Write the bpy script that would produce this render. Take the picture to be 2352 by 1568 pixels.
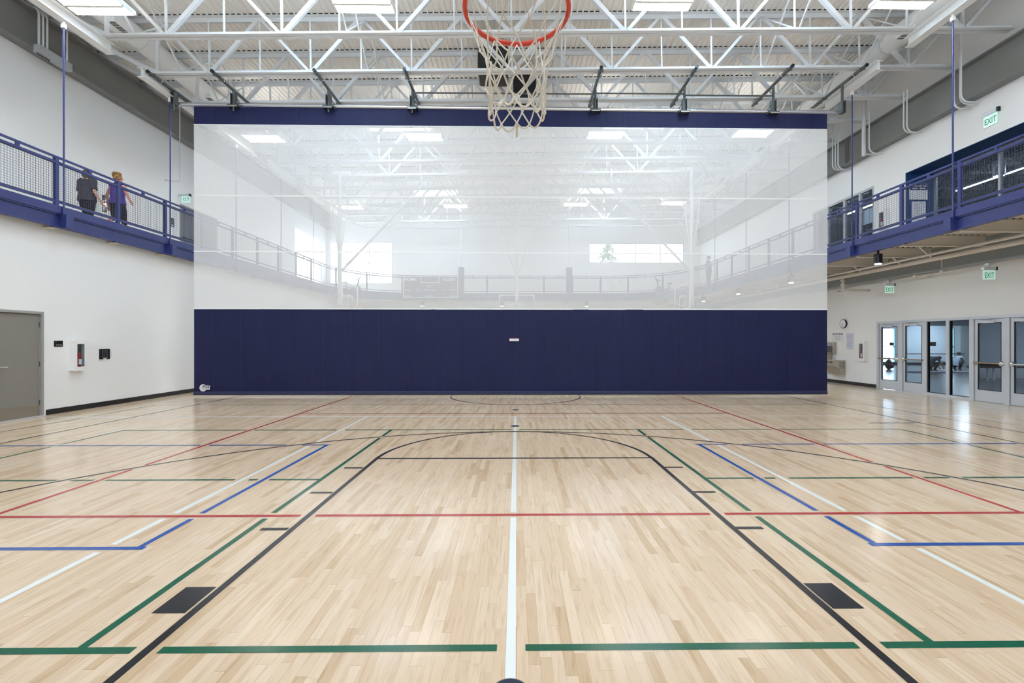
import bpy, math, random
import numpy as np
from mathutils import Vector, Matrix
random.seed(7)
PI = math.pi
S = bpy.context.scene
for o in list(bpy.data.objects): bpy.data.objects.remove(o)
COL = S.collection

# ------------------------------------------------------------------ camera
cd = bpy.data.cameras.new('camera'); cam = bpy.data.objects.new('camera', cd); COL.objects.link(cam)
cam.location = (0, 0, 1.55)
cam.rotation_euler = (PI/2, 0, -0.0115)
cd.sensor_width = 36; cd.lens = 36*1050/2352
cd.shift_x = -(1199-1176)/2352
cd.clip_start = .05; cd.clip_end = 500
S.camera = cam
# ------------------------------------------------------------------ world and exposure
S.view_settings.view_transform = 'Standard'; S.view_settings.look = 'None'
S.view_settings.gamma = 1; S.view_settings.use_curve_mapping = False
S.view_settings.exposure = 0.32
W = bpy.data.worlds.new('world'); S.world = W; W.use_nodes = True
bg = W.node_tree.nodes['Background']
bg.inputs[0].default_value = (.86, .93, 1.0, 1); bg.inputs[1].default_value = 8.5
LAMP = 30.0      # ceiling fixture lens
SKYL = 22.0      # daylight in the skylight lens

# ------------------------------------------------------------------ materials
def lin(c):
    return tuple((x/255/12.92 if x/255 <= .04045 else ((x/255+.055)/1.055)**2.4) for x in c)
MATS = {}
def mat(name, col, rough=.5, metal=0., spec=.5, emis=0, ecol=None, noise=.04, nscale=3., bump=0, bscale=40., coat=0):
    if name in MATS: return MATS[name]
    m = bpy.data.materials.new(name); m.use_nodes = True; nt = m.node_tree; N = nt.nodes; L = nt.links
    b = N['Principled BSDF']
    b.inputs['Roughness'].default_value = rough; b.inputs['Metallic'].default_value = metal
    b.inputs['Specular IOR Level'].default_value = spec
    b.inputs['Coat Weight'].default_value = coat
    tc = N.new('ShaderNodeTexCoord')
    nz = N.new('ShaderNodeTexNoise'); nz.inputs['Scale'].default_value = nscale; nz.inputs['Detail'].default_value = 3
    L.new(tc.outputs['Object'], nz.inputs['Vector'])
    mx = N.new('ShaderNodeMix'); mx.data_type = 'RGBA'
    mx.inputs[6].default_value = (*[max(0, c*(1-noise)) for c in col], 1)
    mx.inputs[7].default_value = (*[min(1, c*(1+noise)) for c in col], 1)
    L.new(nz.outputs['Fac'], mx.inputs[0]); L.new(mx.outputs[2], b.inputs['Base Color'])
    if emis:
        b.inputs['Emission Color'].default_value = (*(ecol or col), 1); b.inputs['Emission Strength'].default_value = emis
    if bump:
        n2 = N.new('ShaderNodeTexNoise'); n2.inputs['Scale'].default_value = bscale
        L.new(tc.outputs['Object'], n2.inputs['Vector'])
        bp = N.new('ShaderNodeBump'); bp.inputs['Strength'].default_value = bump; bp.inputs['Distance'].default_value = .01
        L.new(n2.outputs['Fac'], bp.inputs['Height']); L.new(bp.outputs['Normal'], b.inputs['Normal'])
    MATS[name] = m; return m

def glassmat(name, tint, gl=.08, rough=.02):
    m = bpy.data.materials.new(name); m.use_nodes = True; nt = m.node_tree; N = nt.nodes; L = nt.links
    N.remove(N['Principled BSDF'])
    t = N.new('ShaderNodeBsdfTransparent'); t.inputs[0].default_value = (*tint, 1)
    g = N.new('ShaderNodeBsdfGlossy'); g.inputs['Roughness'].default_value = rough
    fr = N.new('ShaderNodeFresnel'); fr.inputs[0].default_value = 1.45
    ad = N.new('ShaderNodeMath'); ad.operation = 'ADD'; ad.inputs[1].default_value = gl; L.new(fr.outputs[0], ad.inputs[0])
    ge = N.new('ShaderNodeNewGeometry'); iv = N.new('ShaderNodeMath'); iv.operation = 'SUBTRACT'; iv.inputs[0].default_value = 1; L.new(ge.outputs['Backfacing'], iv.inputs[1])
    ml = N.new('ShaderNodeMath'); ml.operation = 'MULTIPLY'; ml.use_clamp = True; L.new(ad.outputs[0], ml.inputs[0]); L.new(iv.outputs[0], ml.inputs[1])
    mx = N.new('ShaderNodeMixShader'); L.new(ml.outputs[0], mx.inputs[0]); L.new(t.outputs[0], mx.inputs[1]); L.new(g.outputs[0], mx.inputs[2])
    L.new(mx.outputs[0], N['Material Output'].inputs[0]); MATS[name] = m; return m

def netting(name, col, fac):
    m = bpy.data.materials.new(name); m.use_nodes = True; nt = m.node_tree; N = nt.nodes; L = nt.links
    N.remove(N['Principled BSDF'])
    t = N.new('ShaderNodeBsdfTransparent')
    d = N.new('ShaderNodeBsdfDiffuse'); d.inputs[0].default_value = (*col, 1)
    tr = N.new('ShaderNodeBsdfTranslucent'); tr.inputs[0].default_value = (*col, 1)
    a = N.new('ShaderNodeMixShader'); a.inputs[0].default_value = .42; L.new(d.outputs[0], a.inputs[1]); L.new(tr.outputs[0], a.inputs[2])
    mx = N.new('ShaderNodeMixShader'); L.new(t.outputs[0], mx.inputs[1]); L.new(a.outputs[0], mx.inputs[2])
    # open weave: threads every 4 mm each way, square holes between them
    tc = N.new('ShaderNodeTexCoord'); sp = N.new('ShaderNodeSeparateXYZ'); L.new(tc.outputs['Object'], sp.inputs[0]); th = []
    for ax in (0, 2):
        q = N.new('ShaderNodeMath'); q.operation = 'MULTIPLY'; q.inputs[1].default_value = 250.; L.new(sp.outputs[ax], q.inputs[0])
        g = N.new('ShaderNodeMath'); g.operation = 'FRACT'; L.new(q.outputs[0], g.inputs[0])
        h = N.new('ShaderNodeMath'); h.operation = 'LESS_THAN'; h.inputs[1].default_value = 1-math.sqrt(1-fac); L.new(g.outputs[0], h.inputs[0]); th.append(h)
    u = N.new('ShaderNodeMath'); u.operation = 'MAXIMUM'; L.new(th[0].outputs[0], u.inputs[0]); L.new(th[1].outputs[0], u.inputs[1]); L.new(u.outputs[0], mx.inputs[0])
    L.new(mx.outputs[0], N['Material Output'].inputs[0]); MATS[name] = m; return m

white = mat('white_paint', (.84, .84, .83), .6)
wallp = mat('wall_paint', (.85, .85, .845), .75, noise=.015, nscale=.6, bump=.04, bscale=90)
deckm = mat('deck_paint', (.88, .86, .825), .6, noise=.02)
steelw = mat('white_steel', (.70, .715, .725), .45, noise=.02)
blue = mat('blue_steel', (.024, .036, .165), .35, noise=.08)
bluewall = mat('blue_wall', (.012, .055, .17), .5)
greybeam = mat('grey_beam', (.225, .225, .215), .5, noise=.06, nscale=1.2)
greywall = mat('grey_wall_beam', (.33, .36, .375), .5)
darksteel = mat('dark_grey_steel', (.10, .115, .12), .4, metal=.35)
pipem = mat('galvanised_pipe', (.62, .64, .67), .25, metal=.9)
chrome = mat('chrome', (.75, .75, .75), .18, metal=1)
alum = mat('aluminium', (.62, .65, .70), .35, metal=.25, noise=.02)
alumd = mat('dark_aluminium', (.42, .43, .47), .35, metal=.35, noise=.02)  # darker grey aluminium of closer arms and interior window frames
brass = mat('bronze_bar', (.38, .30, .20), .3, metal=.7)
black = mat('black_rubber_and_shade', (.012, .013, .015), .45)
blackp = mat('black_plastic', (.008, .008, .009), .35)
greydoor = mat('grey_door_paint', (.245, .232, .21), .5, noise=.03)
greyframe = mat('grey_frame_paint', (.33, .325, .315), .5)
kick = mat('brushed_kickplate', (.36, .31, .25), .35, metal=.5, bump=.1, bscale=60)
lens = mat('lamp_lens', (1, 1, 1), .5, emis=LAMP, ecol=(1, .965, .90), noise=0)
upl = mat('added_uplight', (1, 1, 1), .5, emis=8, ecol=(1, .96, .90), noise=0)  # glow added on top of the fixtures to brighten the deck
skyl = mat('skylight_lens', (.8, .9, 1), .5, emis=SKYL, ecol=(.62, .82, 1), noise=0)
canl = mat('can_lens', (1, 1, 1), .5, emis=65, ecol=(.93, .97, 1), noise=0)
studiol = mat('studio_fill_lens', (1, 1, 1), .5, emis=55, ecol=(.85, .94, 1), noise=0)  # glow of the fill lights added in the studio
striplens = mat('strip_lens', (1, 1, 1), .5, emis=26, ecol=(.9, .97, 1), noise=0)
greenl = mat('exit_green', (.0, .22, .11), .5, emis=.12, ecol=(0, .6, .3), noise=0)
exitw = mat('exit_panel', (.75, .9, .85), .3, emis=.25, ecol=(.55, 1, .85), noise=0)
stain = mat('stainless_steel', (.50, .46, .40), .3, metal=.6, noise=.05)
staind = mat('vent_grille', (.2, .18, .16), .4, metal=.5)
redm = mat('rim_red', (.62, .045, .02), .3)
cordm = mat('net_cord', (.74, .70, .62), .8, noise=.15, nscale=30)
skin = mat('skin', (.62, .32, .22), .5)
paper = mat('paper', (.85, .85, .88), .6)
ink = mat('ink', (.08, .08, .14), .6)
navyi = mat('navy_ink', (.015, .02, .10), .5)
redex = mat('extinguisher_red', (.35, .01, .015), .3)
glass = glassmat('clear_glass', (.93, .96, .98), .02)
glassd = glassmat('door_glass', (.80, .87, .93), .03)
netw = netting('white_netting', (.90, .905, .91), .66)
nets = netting('white_seam', (.97, .97, .97), .93)

def vinyl():
    m = mat('navy_vinyl', (.011, .0145, .062), .6, spec=.25, noise=.12, nscale=1.2)
    nt = m.node_tree; N = nt.nodes; L = nt.links; b = N['Principled BSDF']
    tc = N.new('ShaderNodeTexCoord'); mp = N.new('ShaderNodeMapping'); mp.inputs['Scale'].default_value = (2.2, 1, .35)
    n = N.new('ShaderNodeTexNoise'); n.inputs['Scale'].default_value = 1.6; n.inputs['Detail'].default_value = 4
    L.new(tc.outputs['Object'], mp.inputs[0]); L.new(mp.outputs[0], n.inputs['Vector'])
    bp = N.new('ShaderNodeBump'); bp.inputs['Strength'].default_value = .5; bp.inputs['Distance'].default_value = .05
    L.new(n.outputs['Fac'], bp.inputs['Height']); L.new(bp.outputs[0], b.inputs['Normal'])
    return m
navy = vinyl()

def woodfloor(name='maple_boards', tint=(.92, .90, .88), rough=.17):
    m = bpy.data.materials.new(name); m.use_nodes = True; nt = m.node_tree; N = nt.nodes; L = nt.links
    b = N['Principled BSDF']
    def mth(op, a, c=None, v=None):
        n = N.new('ShaderNodeMath'); n.operation = op
        if hasattr(a, 'is_output'): L.new(a, n.inputs[0])
        else: n.inputs[0].default_value = a
        if c is not None:
            if hasattr(c, 'is_output'): L.new(c, n.inputs[1])
            else: n.inputs[1].default_value = c
        return n.outputs[0]
    tc = N.new('ShaderNodeTexCoord'); sp = N.new('ShaderNodeSeparateXYZ'); L.new(tc.outputs['Object'], sp.inputs[0])
    xr = mth('DIVIDE', sp.outputs[0], .057); row = mth('FLOOR', xr); xf = mth('FRACT', xr)
    w1 = N.new('ShaderNodeTexWhiteNoise'); w1.noise_dimensions = '1D'; L.new(row, w1.inputs['W'])
    off = mth('MULTIPLY', w1.outputs['Value'], 37.0)
    rs = mth('ADD', mth('MULTIPLY', w1.outputs['Value'], .5), .55)
    yr = mth('ADD', mth('DIVIDE', sp.outputs[1], rs), off); idx = mth('FLOOR', yr); yf = mth('FRACT', yr)
    cmb = N.new('ShaderNodeCombineXYZ'); L.new(row, cmb.inputs[0]); L.new(idx, cmb.inputs[1])
    w2 = N.new('ShaderNodeTexWhiteNoise'); w2.noise_dimensions = '2D'; L.new(cmb.outputs[0], w2.inputs['Vector'])
    cr = N.new('ShaderNodeValToRGB'); e = cr.color_ramp
    def c(r, g, bb): return (*[a*t for a, t in zip(lin((r, g, bb)), tint)], 1)
    e.elements[0].position = 0; e.elements[0].color = c(212, 187, 156)
    e.elements[1].position = 1; e.elements[1].color = c(236, 218, 195)
    for p, k in ((.05, (215, 190, 159)), (.15, (224, 201, 173)), (.5, (229, 208, 182)), (.85, (233, 213, 188))):
        q = e.elements.new(p); q.color = c(*k)
    L.new(w2.outputs['Value'], cr.inputs[0])
    # grain
    ad = N.new('ShaderNodeVectorMath'); ad.operation = 'ADD'; L.new(tc.outputs['Object'], ad.inputs[0])
    sc = N.new('ShaderNodeVectorMath'); sc.operation = 'SCALE'; sc.inputs['Scale'].default_value = 9; L.new(w2.outputs['Color'], sc.inputs[0]); L.new(sc.outputs[0], ad.inputs[1])
    mp = N.new('ShaderNodeMapping'); mp.inputs['Scale'].default_value = (16, 1.3, 1); L.new(ad.outputs[0], mp.inputs[0])
    gn = N.new('ShaderNodeTexNoise'); gn.inputs['Scale'].default_value = 2.2; gn.inputs['Detail'].default_value = 6; gn.inputs['Distortion'].default_value = .8
    L.new(mp.outputs[0], gn.inputs['Vector'])
    gr = N.new('ShaderNodeValToRGB'); gr.color_ramp.elements[0].position = .28; gr.color_ramp.elements[0].color = (.80, .74, .68, 1)
    gr.color_ramp.elements[1].position = .52; gr.color_ramp.elements[1].color = (1, 1, 1, 1); L.new(gn.outputs['Fac'], gr.inputs[0])
    mu = N.new('ShaderNodeMix'); mu.data_type = 'RGBA'; mu.blend_type = 'MULTIPLY'; mu.inputs[0].default_value = .8
    L.new(cr.outputs[0], mu.inputs[6]); L.new(gr.outputs[0], mu.inputs[7])
    # seams
    s1 = mth('LESS_THAN', xf, .022); s2 = mth('LESS_THAN', yf, .003); sm = mth('MAXIMUM', s1, s2)
    mu2 = N.new('ShaderNodeMix'); mu2.data_type = 'RGBA'; mu2.blend_type = 'MULTIPLY'
    L.new(mth('MULTIPLY', sm, .45), mu2.inputs[0]); L.new(mu.outputs[2], mu2.inputs[6]); mu2.inputs[7].default_value = (.45, .33, .22, 1)
    L.new(mu2.outputs[2], b.inputs['Base Color'])
    b.inputs['Roughness'].default_value = rough; b.inputs['Specular IOR Level'].default_value = .5
    rn = N.new('ShaderNodeTexNoise'); rn.inputs['Scale'].default_value = .9; L.new(tc.outputs['Object'], rn.inputs['Vector'])
    L.new(mth('ADD', mth('MULTIPLY', rn.outputs['Fac'], .08), rough-.04), b.inputs['Roughness'])
    wv = N.new('ShaderNodeTexNoise'); wv.inputs['Scale'].default_value = 3; L.new(mp.outputs[0], wv.inputs['Vector'])
    bp = N.new('ShaderNodeBump'); bp.inputs['Strength'].default_value = .05; bp.inputs['Distance'].default_value = .004
    L.new(wv.outputs['Fac'], bp.inputs['Height']); L.new(bp.outputs[0], b.inputs['Normal'])
    MATS[name] = m; return m
maple = woodfloor()
darkfloor = mat('studio_floor', (.10, .115, .14), .22, noise=.2, nscale=2)
def paintm(n, c): return mat(n, lin(c), .19, noise=.03, nscale=1.5)
P_BLACK = paintm('court_black', (30, 31, 36)); P_RED = paintm('court_red', (176, 32, 40)); P_BLUE = paintm('court_blue', (8, 78, 165))
P_GREEN = paintm('court_green', (6, 92, 66)); P_WHITE = paintm('court_white', (232, 238, 238)); P_PURP = paintm('court_purple', (58, 46, 84))

# ------------------------------------------------------------------ mesh helpers
def worg(p):
    v = Vector((0, 0, 0))
    while p is not None: v += p.location; p = p.parent
    return v
class MB:
    def __init__(s): s.v = []; s.f = []; s.m = []; s.mi = 0
    def add(s, vs, fs):
        k = len(s.v); s.v += [tuple(p) for p in vs]; s.f += [tuple(i+k for i in f) for f in fs]; s.m += [s.mi]*len(fs); return s
    def box(s, x0, x1, y0, y1, z0, z1):
        if x1 < x0: x0, x1 = x1, x0
        if y1 < y0: y0, y1 = y1, y0
        if z1 < z0: z0, z1 = z1, z0
        return s.add([(x0,y0,z0),(x1,y0,z0),(x1,y1,z0),(x0,y1,z0),(x0,y0,z1),(x1,y0,z1),(x1,y1,z1),(x0,y1,z1)],
                     [(0,3,2,1),(4,5,6,7),(0,1,5,4),(1,2,6,5),(2,3,7,6),(3,0,4,7)])
    def rbox(s, x0, x1, y0, y1, z0, z1, b=.01):   # box with bevelled vertical+horizontal edges (chamfer)
        cx, cy, cz = (x0+x1)/2, (y0+y1)/2, (z0+z1)/2; hx, hy, hz = abs(x1-x0)/2, abs(y1-y0)/2, abs(z1-z0)/2
        b = min(b, hx*.9, hy*.9, hz*.9)
        import itertools
        vs = []; idx = {}
        for sx, sy, sz in itertools.product((-1, 1), repeat=3):
            for ax in range(3):
                h = [hx-b, hy-b, hz-b]; h[ax] += b
                idx[(sx, sy, sz, ax)] = len(vs); vs.append((cx+sx*h[0], cy+sy*h[1], cz+sz*h[2]))
        fs = []
        def q(ax, sg):
            o = [a for a in range(3) if a != ax]; r = []
            for a, c in ((-1,-1),(1,-1),(1,1),(-1,1)):
                t = [0,0,0]; t[ax] = sg; t[o[0]] = a; t[o[1]] = c; r.append(idx[(*t, ax)])
            fs.append(r)
        for ax in range(3): q(ax, -1); q(ax, 1)
        for a in range(3):
            o = [i for i in range(3) if i != a]
            for s0 in (-1, 1):
                for s1 in (-1, 1):
                    t0 = [0,0,0]; t1 = [0,0,0]
                    t0[a] = -1; t1[a] = 1; t0[o[0]] = t1[o[0]] = s0; t0[o[1]] = t1[o[1]] = s1
                    fs.append([idx[(*t0, o[0])], idx[(*t1, o[0])], idx[(*t1, o[1])], idx[(*t0, o[1])]])
        for t in itertools.product((-1, 1), repeat=3): fs.append([idx[(*t, 0)], idx[(*t, 1)], idx[(*t, 2)]])
        return s.add(vs, fs)
    def bar(s, p0, p1, w, h, up=(0, 0, 1)):
        p0 = Vector(p0); p1 = Vector(p1); d = (p1-p0).normalized(); u = Vector(up)
        if abs(d.dot(u)) > .98: u = Vector((0, 1, 0))
        a = d.cross(u).normalized(); b = a.cross(d).normalized(); a *= w/2; b *= h/2
        return s.add([p0-a-b, p0+a-b, p0+a+b, p0-a+b, p1-a-b, p1+a-b, p1+a+b, p1-a+b],
                     [(0,1,2,3),(7,6,5,4),(0,4,5,1),(1,5,6,2),(2,6,7,3),(3,7,4,0)])
    def tube(s, pts, r, n=10, closed=False, cap=True):
        pts = [Vector(p) for p in pts]; N = len(pts); R = r if isinstance(r, (list, tuple)) else [r]*N
        k = len(s.v); prev = None
        for i, p in enumerate(pts):
            if closed: d = pts[(i+1) % N]-pts[i-1]
            else: d = pts[min(i+1, N-1)]-pts[max(i-1, 0)]
            d.normalize()
            if prev is None:
                u = Vector((0, 0, 1)) if abs(d.z) < .9 else Vector((0, 1, 0)); a = d.cross(u).normalized()
            else:
                a = (prev-d*prev.dot(d)).normalized()
            prev = a; b = d.cross(a)
            for j in range(n):
                t = 2*PI*j/n; s.v.append(tuple(p+(a*math.cos(t)+b*math.sin(t))*R[i]))
        M = N if closed else N-1
        for i in range(M):
            for j in range(n):
                a0 = k+i*n+j; a1 = k+i*n+(j+1) % n; b0 = k+((i+1) % N)*n+j; b1 = k+((i+1) % N)*n+(j+1) % n
                s.f.append((a0, a1, b1, b0)); s.m.append(s.mi)
        if cap and not closed:
            s.f.append(tuple(k+j for j in range(n))[::-1]); s.f.append(tuple(k+(N-1)*n+j for j in range(n))); s.m += [s.mi]*2
        return s
    def loft(s, pts, rad, n=18):   # elliptical sections, first radius along x
        pts = [Vector(p) for p in pts]; N = len(pts); k = len(s.v)
        for i, p in enumerate(pts):
            d = (pts[min(i+1, N-1)]-pts[max(i-1, 0)]).normalized(); a = Vector((1, 0, 0)); a = (a-d*a.dot(d)).normalized(); b = d.cross(a)
            for j in range(n):
                t = 2*PI*j/n; s.v.append(tuple(p+a*math.cos(t)*rad[i][0]+b*math.sin(t)*rad[i][1]))
        for i in range(N-1):
            for j in range(n): s.f.append((k+i*n+j, k+i*n+(j+1) % n, k+(i+1)*n+(j+1) % n, k+(i+1)*n+j)); s.m.append(s.mi)
        s.f.append(tuple(k+j for j in range(n))[::-1]); s.f.append(tuple(k+(N-1)*n+j for j in range(n))); s.m += [s.mi]*2
        return s
    def poly(s, pts, d):      # planar polygon extruded by vector d
        n = len(pts); a = [Vector(p) for p in pts]; b = [p+Vector(d) for p in a]
        return s.add(a+b, [tuple(range(n))[::-1], tuple(range(n, 2*n))]+[(i, (i+1) % n, n+(i+1) % n, n+i) for i in range(n)])
    def ell(s, c, r, nu=14, nv=9, jit=0, rot=None):
        vs = []; fs = []
        for i in range(nv+1):
            ph = PI*i/nv
            for j in range(nu):
                th = 2*PI*j/nu; q = 1+random.uniform(-jit, jit)
                p = Vector((r[0]*math.sin(ph)*math.cos(th)*q, r[1]*math.sin(ph)*math.sin(th)*q, r[2]*math.cos(ph)*q))
                if rot is not None: p = rot @ p
                vs.append(p+Vector(c))
        for i in range(nv):
            for j in range(nu): fs.append((i*nu+j, i*nu+(j+1) % nu, (i+1)*nu+(j+1) % nu, (i+1)*nu+j))
        return s.add(vs, fs)
    def sweep(s, path, d0, d1, z0, z1):   # path: [(x,y,nx,ny)], offsets along the normal
        n = len(path); vs = []
        for x, y, nx, ny in path:
            vs += [(x+nx*d0, y+ny*d0, z0), (x+nx*d1, y+ny*d1, z0), (x+nx*d1, y+ny*d1, z1), (x+nx*d0, y+ny*d0, z1)]
        fs = []
        for i in range(n-1):
            for j in range(4): fs.append((4*i+j, 4*i+(j+1) % 4, 4*i+4+(j+1) % 4, 4*i+4+j))
        fs += [(0, 3, 2, 1), (4*n-4, 4*n-3, 4*n-2, 4*n-1)]
        return s.add(vs, fs)
    def build(s, name, m, parent=None, smooth=False):
        o_ = worg(parent); me = bpy.data.meshes.new(name)
        me.from_pydata([(x-o_.x, y-o_.y, z-o_.z) for x, y, z in s.v], [], s.f)
        for k in (m if isinstance(m, (list, tuple)) else [m]): me.materials.append(k)
        if max(s.m, default=0) > 0: me.polygons.foreach_set('material_index', s.m)
        if smooth:
            me.polygons.foreach_set('use_smooth', [True]*len(me.polygons))
            try: me.set_sharp_from_angle(angle=.7)
            except Exception: pass
        me.update()
        ob = bpy.data.objects.new(name, me); COL.objects.link(ob)
        if parent: ob.parent = parent
        return ob
def tag(o, label=None, cat=None, group=None, kind=None):
    if label: o['label'] = label
    if cat: o['category'] = cat
    if group: o['group'] = group
    if kind: o['kind'] = kind
    return o
def thing(name, label, cat, loc=(0, 0, 0), group=None):
    o = bpy.data.objects.new(name, None); o.empty_display_size = .1; COL.objects.link(o); o.location = loc
    return tag(o, label, cat, group)
def base(name, mb, m, label, cat=None):
    mn = Vector((min(v[0] for v in mb.v)+max(v[0] for v in mb.v), min(v[1] for v in mb.v)+max(v[1] for v in mb.v), 0))/2
    return mn
def struct(name, mb, m, label=None, parent=None):
    o = mb.build(name, m, parent)
    if parent is None: tag(o, label, None, None, 'structure'); 
    if parent is None and label:
        o['category'] = name.split('_')[0].split('.')[0]
    return o
def solo(name, mb, m, label, cat, group=None, smooth=False):
    return tag(mb.build(name, m, None, smooth), label, cat, group)
def dup(root, loc=None, label=None, group=None, rotz=None):
    def rec(o, p):
        c = o.copy(); COL.objects.link(c); c.parent = p
        for ch in o.children: rec(ch, c)
        return c
    kids = list(root.children); r = root.copy(); COL.objects.link(r)
    for ch in kids: rec(ch, r)
    if loc is not None: r.location = loc
    if rotz is not None: r.rotation_euler.z = rotz
    if label: r['label'] = label
    if group: r['group'] = group
    return r
_tc = {}
def text(mb, s, size, org, ux, uy, depth=.004, align='CENTER', bold=0., sx=1.):
    """lettering as flat solid letters; org = baseline anchor, ux = reading direction, uy = up"""
    key = (s, align, bold)
    if key not in _tc:
        c = bpy.data.curves.new('t', 'FONT'); c.body = s; c.size = 1; c.align_x = align; c.offset = bold; c.resolution_u = 3
        o = bpy.data.objects.new('t', c); COL.objects.link(o)
        dg = bpy.context.evaluated_depsgraph_get(); dg.update(); me = bpy.data.meshes.new_from_object(o.evaluated_get(dg))
        _tc[key] = ([v.co.copy() for v in me.vertices], [tuple(p.vertices) for p in me.polygons])
        bpy.data.objects.remove(o); bpy.data.curves.remove(c); bpy.data.meshes.remove(me)
    vs, fs = _tc[key]; ux = Vector(ux); uy = Vector(uy); org = Vector(org); n = ux.cross(uy)
    mb.add([org+ux*v.x*size*sx+uy*v.y*size+n*depth for v in vs], fs)

def wallx(mb, X, X2, y0, y1, z0, z1, holes=()):
    ys = sorted({y0, y1, *[h[0] for h in holes], *[h[1] for h in holes]}); zs = sorted({z0, z1, *[h[2] for h in holes], *[h[3] for h in holes]})
    for a, b in zip(ys, ys[1:]):
        for c, d in zip(zs, zs[1:]):
            my, mz = (a+b)/2, (c+d)/2
            if any(h[0] < my < h[1] and h[2] < mz < h[3] for h in holes): continue
            mb.box(X, X2, a, b, c, d)
def wally(mb, Y, Y2, x0, x1, z0, z1, holes=()):
    xs = sorted({x0, x1, *[h[0] for h in holes], *[h[1] for h in holes]}); zs = sorted({z0, z1, *[h[2] for h in holes], *[h[3] for h in holes]})
    for a, b in zip(xs, xs[1:]):
        for c, d in zip(zs, zs[1:]):
            mx, mz = (a+b)/2, (c+d)/2
            if any(h[0] < mx < h[1] and h[2] < mz < h[3] for h in holes): continue
            mb.box(a, b, Y, Y2, c, d)

# ------------------------------------------------------------------ key dimensions
XL, XLU, XR = -9.9, -12.35, 12.0      # lower left wall, upper left wall, right wall
YN, YF = -3.0, 29.8
XE_L, XE_R, YE = -9.65, 9.5, 27.05    # track edges
SLOPE = .016
def zdeck(x): return 10.24+SLOPE*x
def zch(x): return 8.73+SLOPE*x
ZT = 4.36                              # track floor
ORD = ['nearest', 'second nearest', 'third nearest', 'fourth nearest', 'fifth nearest', 'sixth nearest', 'seventh nearest', 'eighth nearest', 'ninth nearest', 'tenth nearest', 'eleventh nearest', 'twelfth nearest', 'thirteenth nearest', 'fourteenth nearest', 'fifteenth nearest']

# ------------------------------------------------------------------ floor with painted court lines
fl = MB().box(XL-.2, XR+.06, YN, YF, -.1, 0)
floor = struct('floor', fl, maple, 'glossy maple gym floor with painted court lines')
CX = -.03
def seg(x0, y0, x1, y1): return [(x0, y0), (x1, y1)]
def arc(cx, cy, r, a0, a1, n=90): return [(cx+r*math.cos(a0+(a1-a0)*i/n), cy+r*math.sin(a0+(a1-a0)*i/n)) for i in range(n+1)]
MARK = [
 ('basketball_marking', P_BLACK, 5, [seg(-1.855, .3, -1.855, 6.08), seg(1.80, .3, 1.80, 6.08), seg(-1.85, 6.075, 1.79, 6.075),
    arc(CX, 6.05, 1.825, 0, PI), arc(CX, 1.83, 6.03, -.25, PI+.25, 160), arc(CX, 13.05, 1.83, 0, 2*PI, 120),
    seg(-7.85, .3, -7.85, 25.8), seg(7.68, .3, 7.68, 25.8), seg(CX-1.85, .27, CX+1.83, .27), seg(-7.85, 13.05, 7.68, 13.05), seg(6.72, 8.62, 7.57, 8.62),
    *[seg(-2.09, y, -1.915, y) for y in (3.80, 4.71, 5.63)], *[seg(1.85, y, 2.02, y) for y in (3.78, 4.69, 5.61)]]),
 ('volleyball_marking', P_RED, 4, [seg(-4.66, 4.09, -4.66, 22), seg(4.57, 4.09, 4.57, 22), seg(-4.685, 4.09, 4.595, 4.09), seg(-4.66, 9.85, 4.57, 9.85)]),
 ('pickleball_marking', P_BLUE, 3, [seg(-2.84, 3.46, -2.84, 6.87), seg(2.745, 3.46, 2.745, 6.87), seg(-9, 3.46, -2.815, 3.46), seg(2.72, 3.46, 7.6, 3.46),
    seg(-7.8, 6.88, -2.815, 6.88), seg(2.72, 6.86, 7.62, 6.86)]),
 ('white_marking', P_WHITE, 2, [seg(-3.08, -2, -3.08, 9.47), seg(3.01, -2, 3.01, 9.47), seg(CX, -2, CX, 9.47), seg(-9.58, 9.48, 9.48, 9.45), seg(-9.56, -2, -9.56, 9.5), seg(9.46, -2, 9.46, 9.45)]),
 ('badminton_marking', P_GREEN, 1, [seg(-2.2, 2.33, -2.2, 8.03), seg(2.13, 2.33, 2.13, 8.03), seg(-6.86, 2.32, 6.78, 2.31), seg(-6.86, 8.06, 6.78, 8.01),
    seg(-6.86, 5.16, -2.2, 5.16), seg(2.13, 5.155, 6.78, 5.15), seg(-6.86, 2.3, -6.86, 8.06), seg(6.78, 2.3, 6.78, 8.01)]),
 ('outer_marking', P_PURP, 0, [seg(-8.82, -2, -8.82, 11.25), seg(8.62, -2, 8.62, 11.25), seg(-8.82, 11.25, 8.62, 11.22)]),
]
def dens(pl, st=.012):
    out = []
    for (x0, y0), (x1, y1) in zip(pl, pl[1:]):
        n = max(1, int(math.hypot(x1-x0, y1-y0)/st))
        out += [(x0+(x1-x0)*i/n, y0+(y1-y0)*i/n) for i in range(n)]
    out.append(pl[-1]); return np.array(out)
def pdist(P, pl):
    best = np.full(len(P), 1e9)
    for (x0, y0), (x1, y1) in zip(pl, pl[1:]):
        d = np.array([x1-x0, y1-y0]); L2 = d@d+1e-12; t = np.clip(((P-[x0, y0])@d)/L2, 0, 1)
        best = np.minimum(best, np.hypot(*(P-([x0, y0]+t[:, None]*d)).T))
    return best
LW = .05
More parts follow.
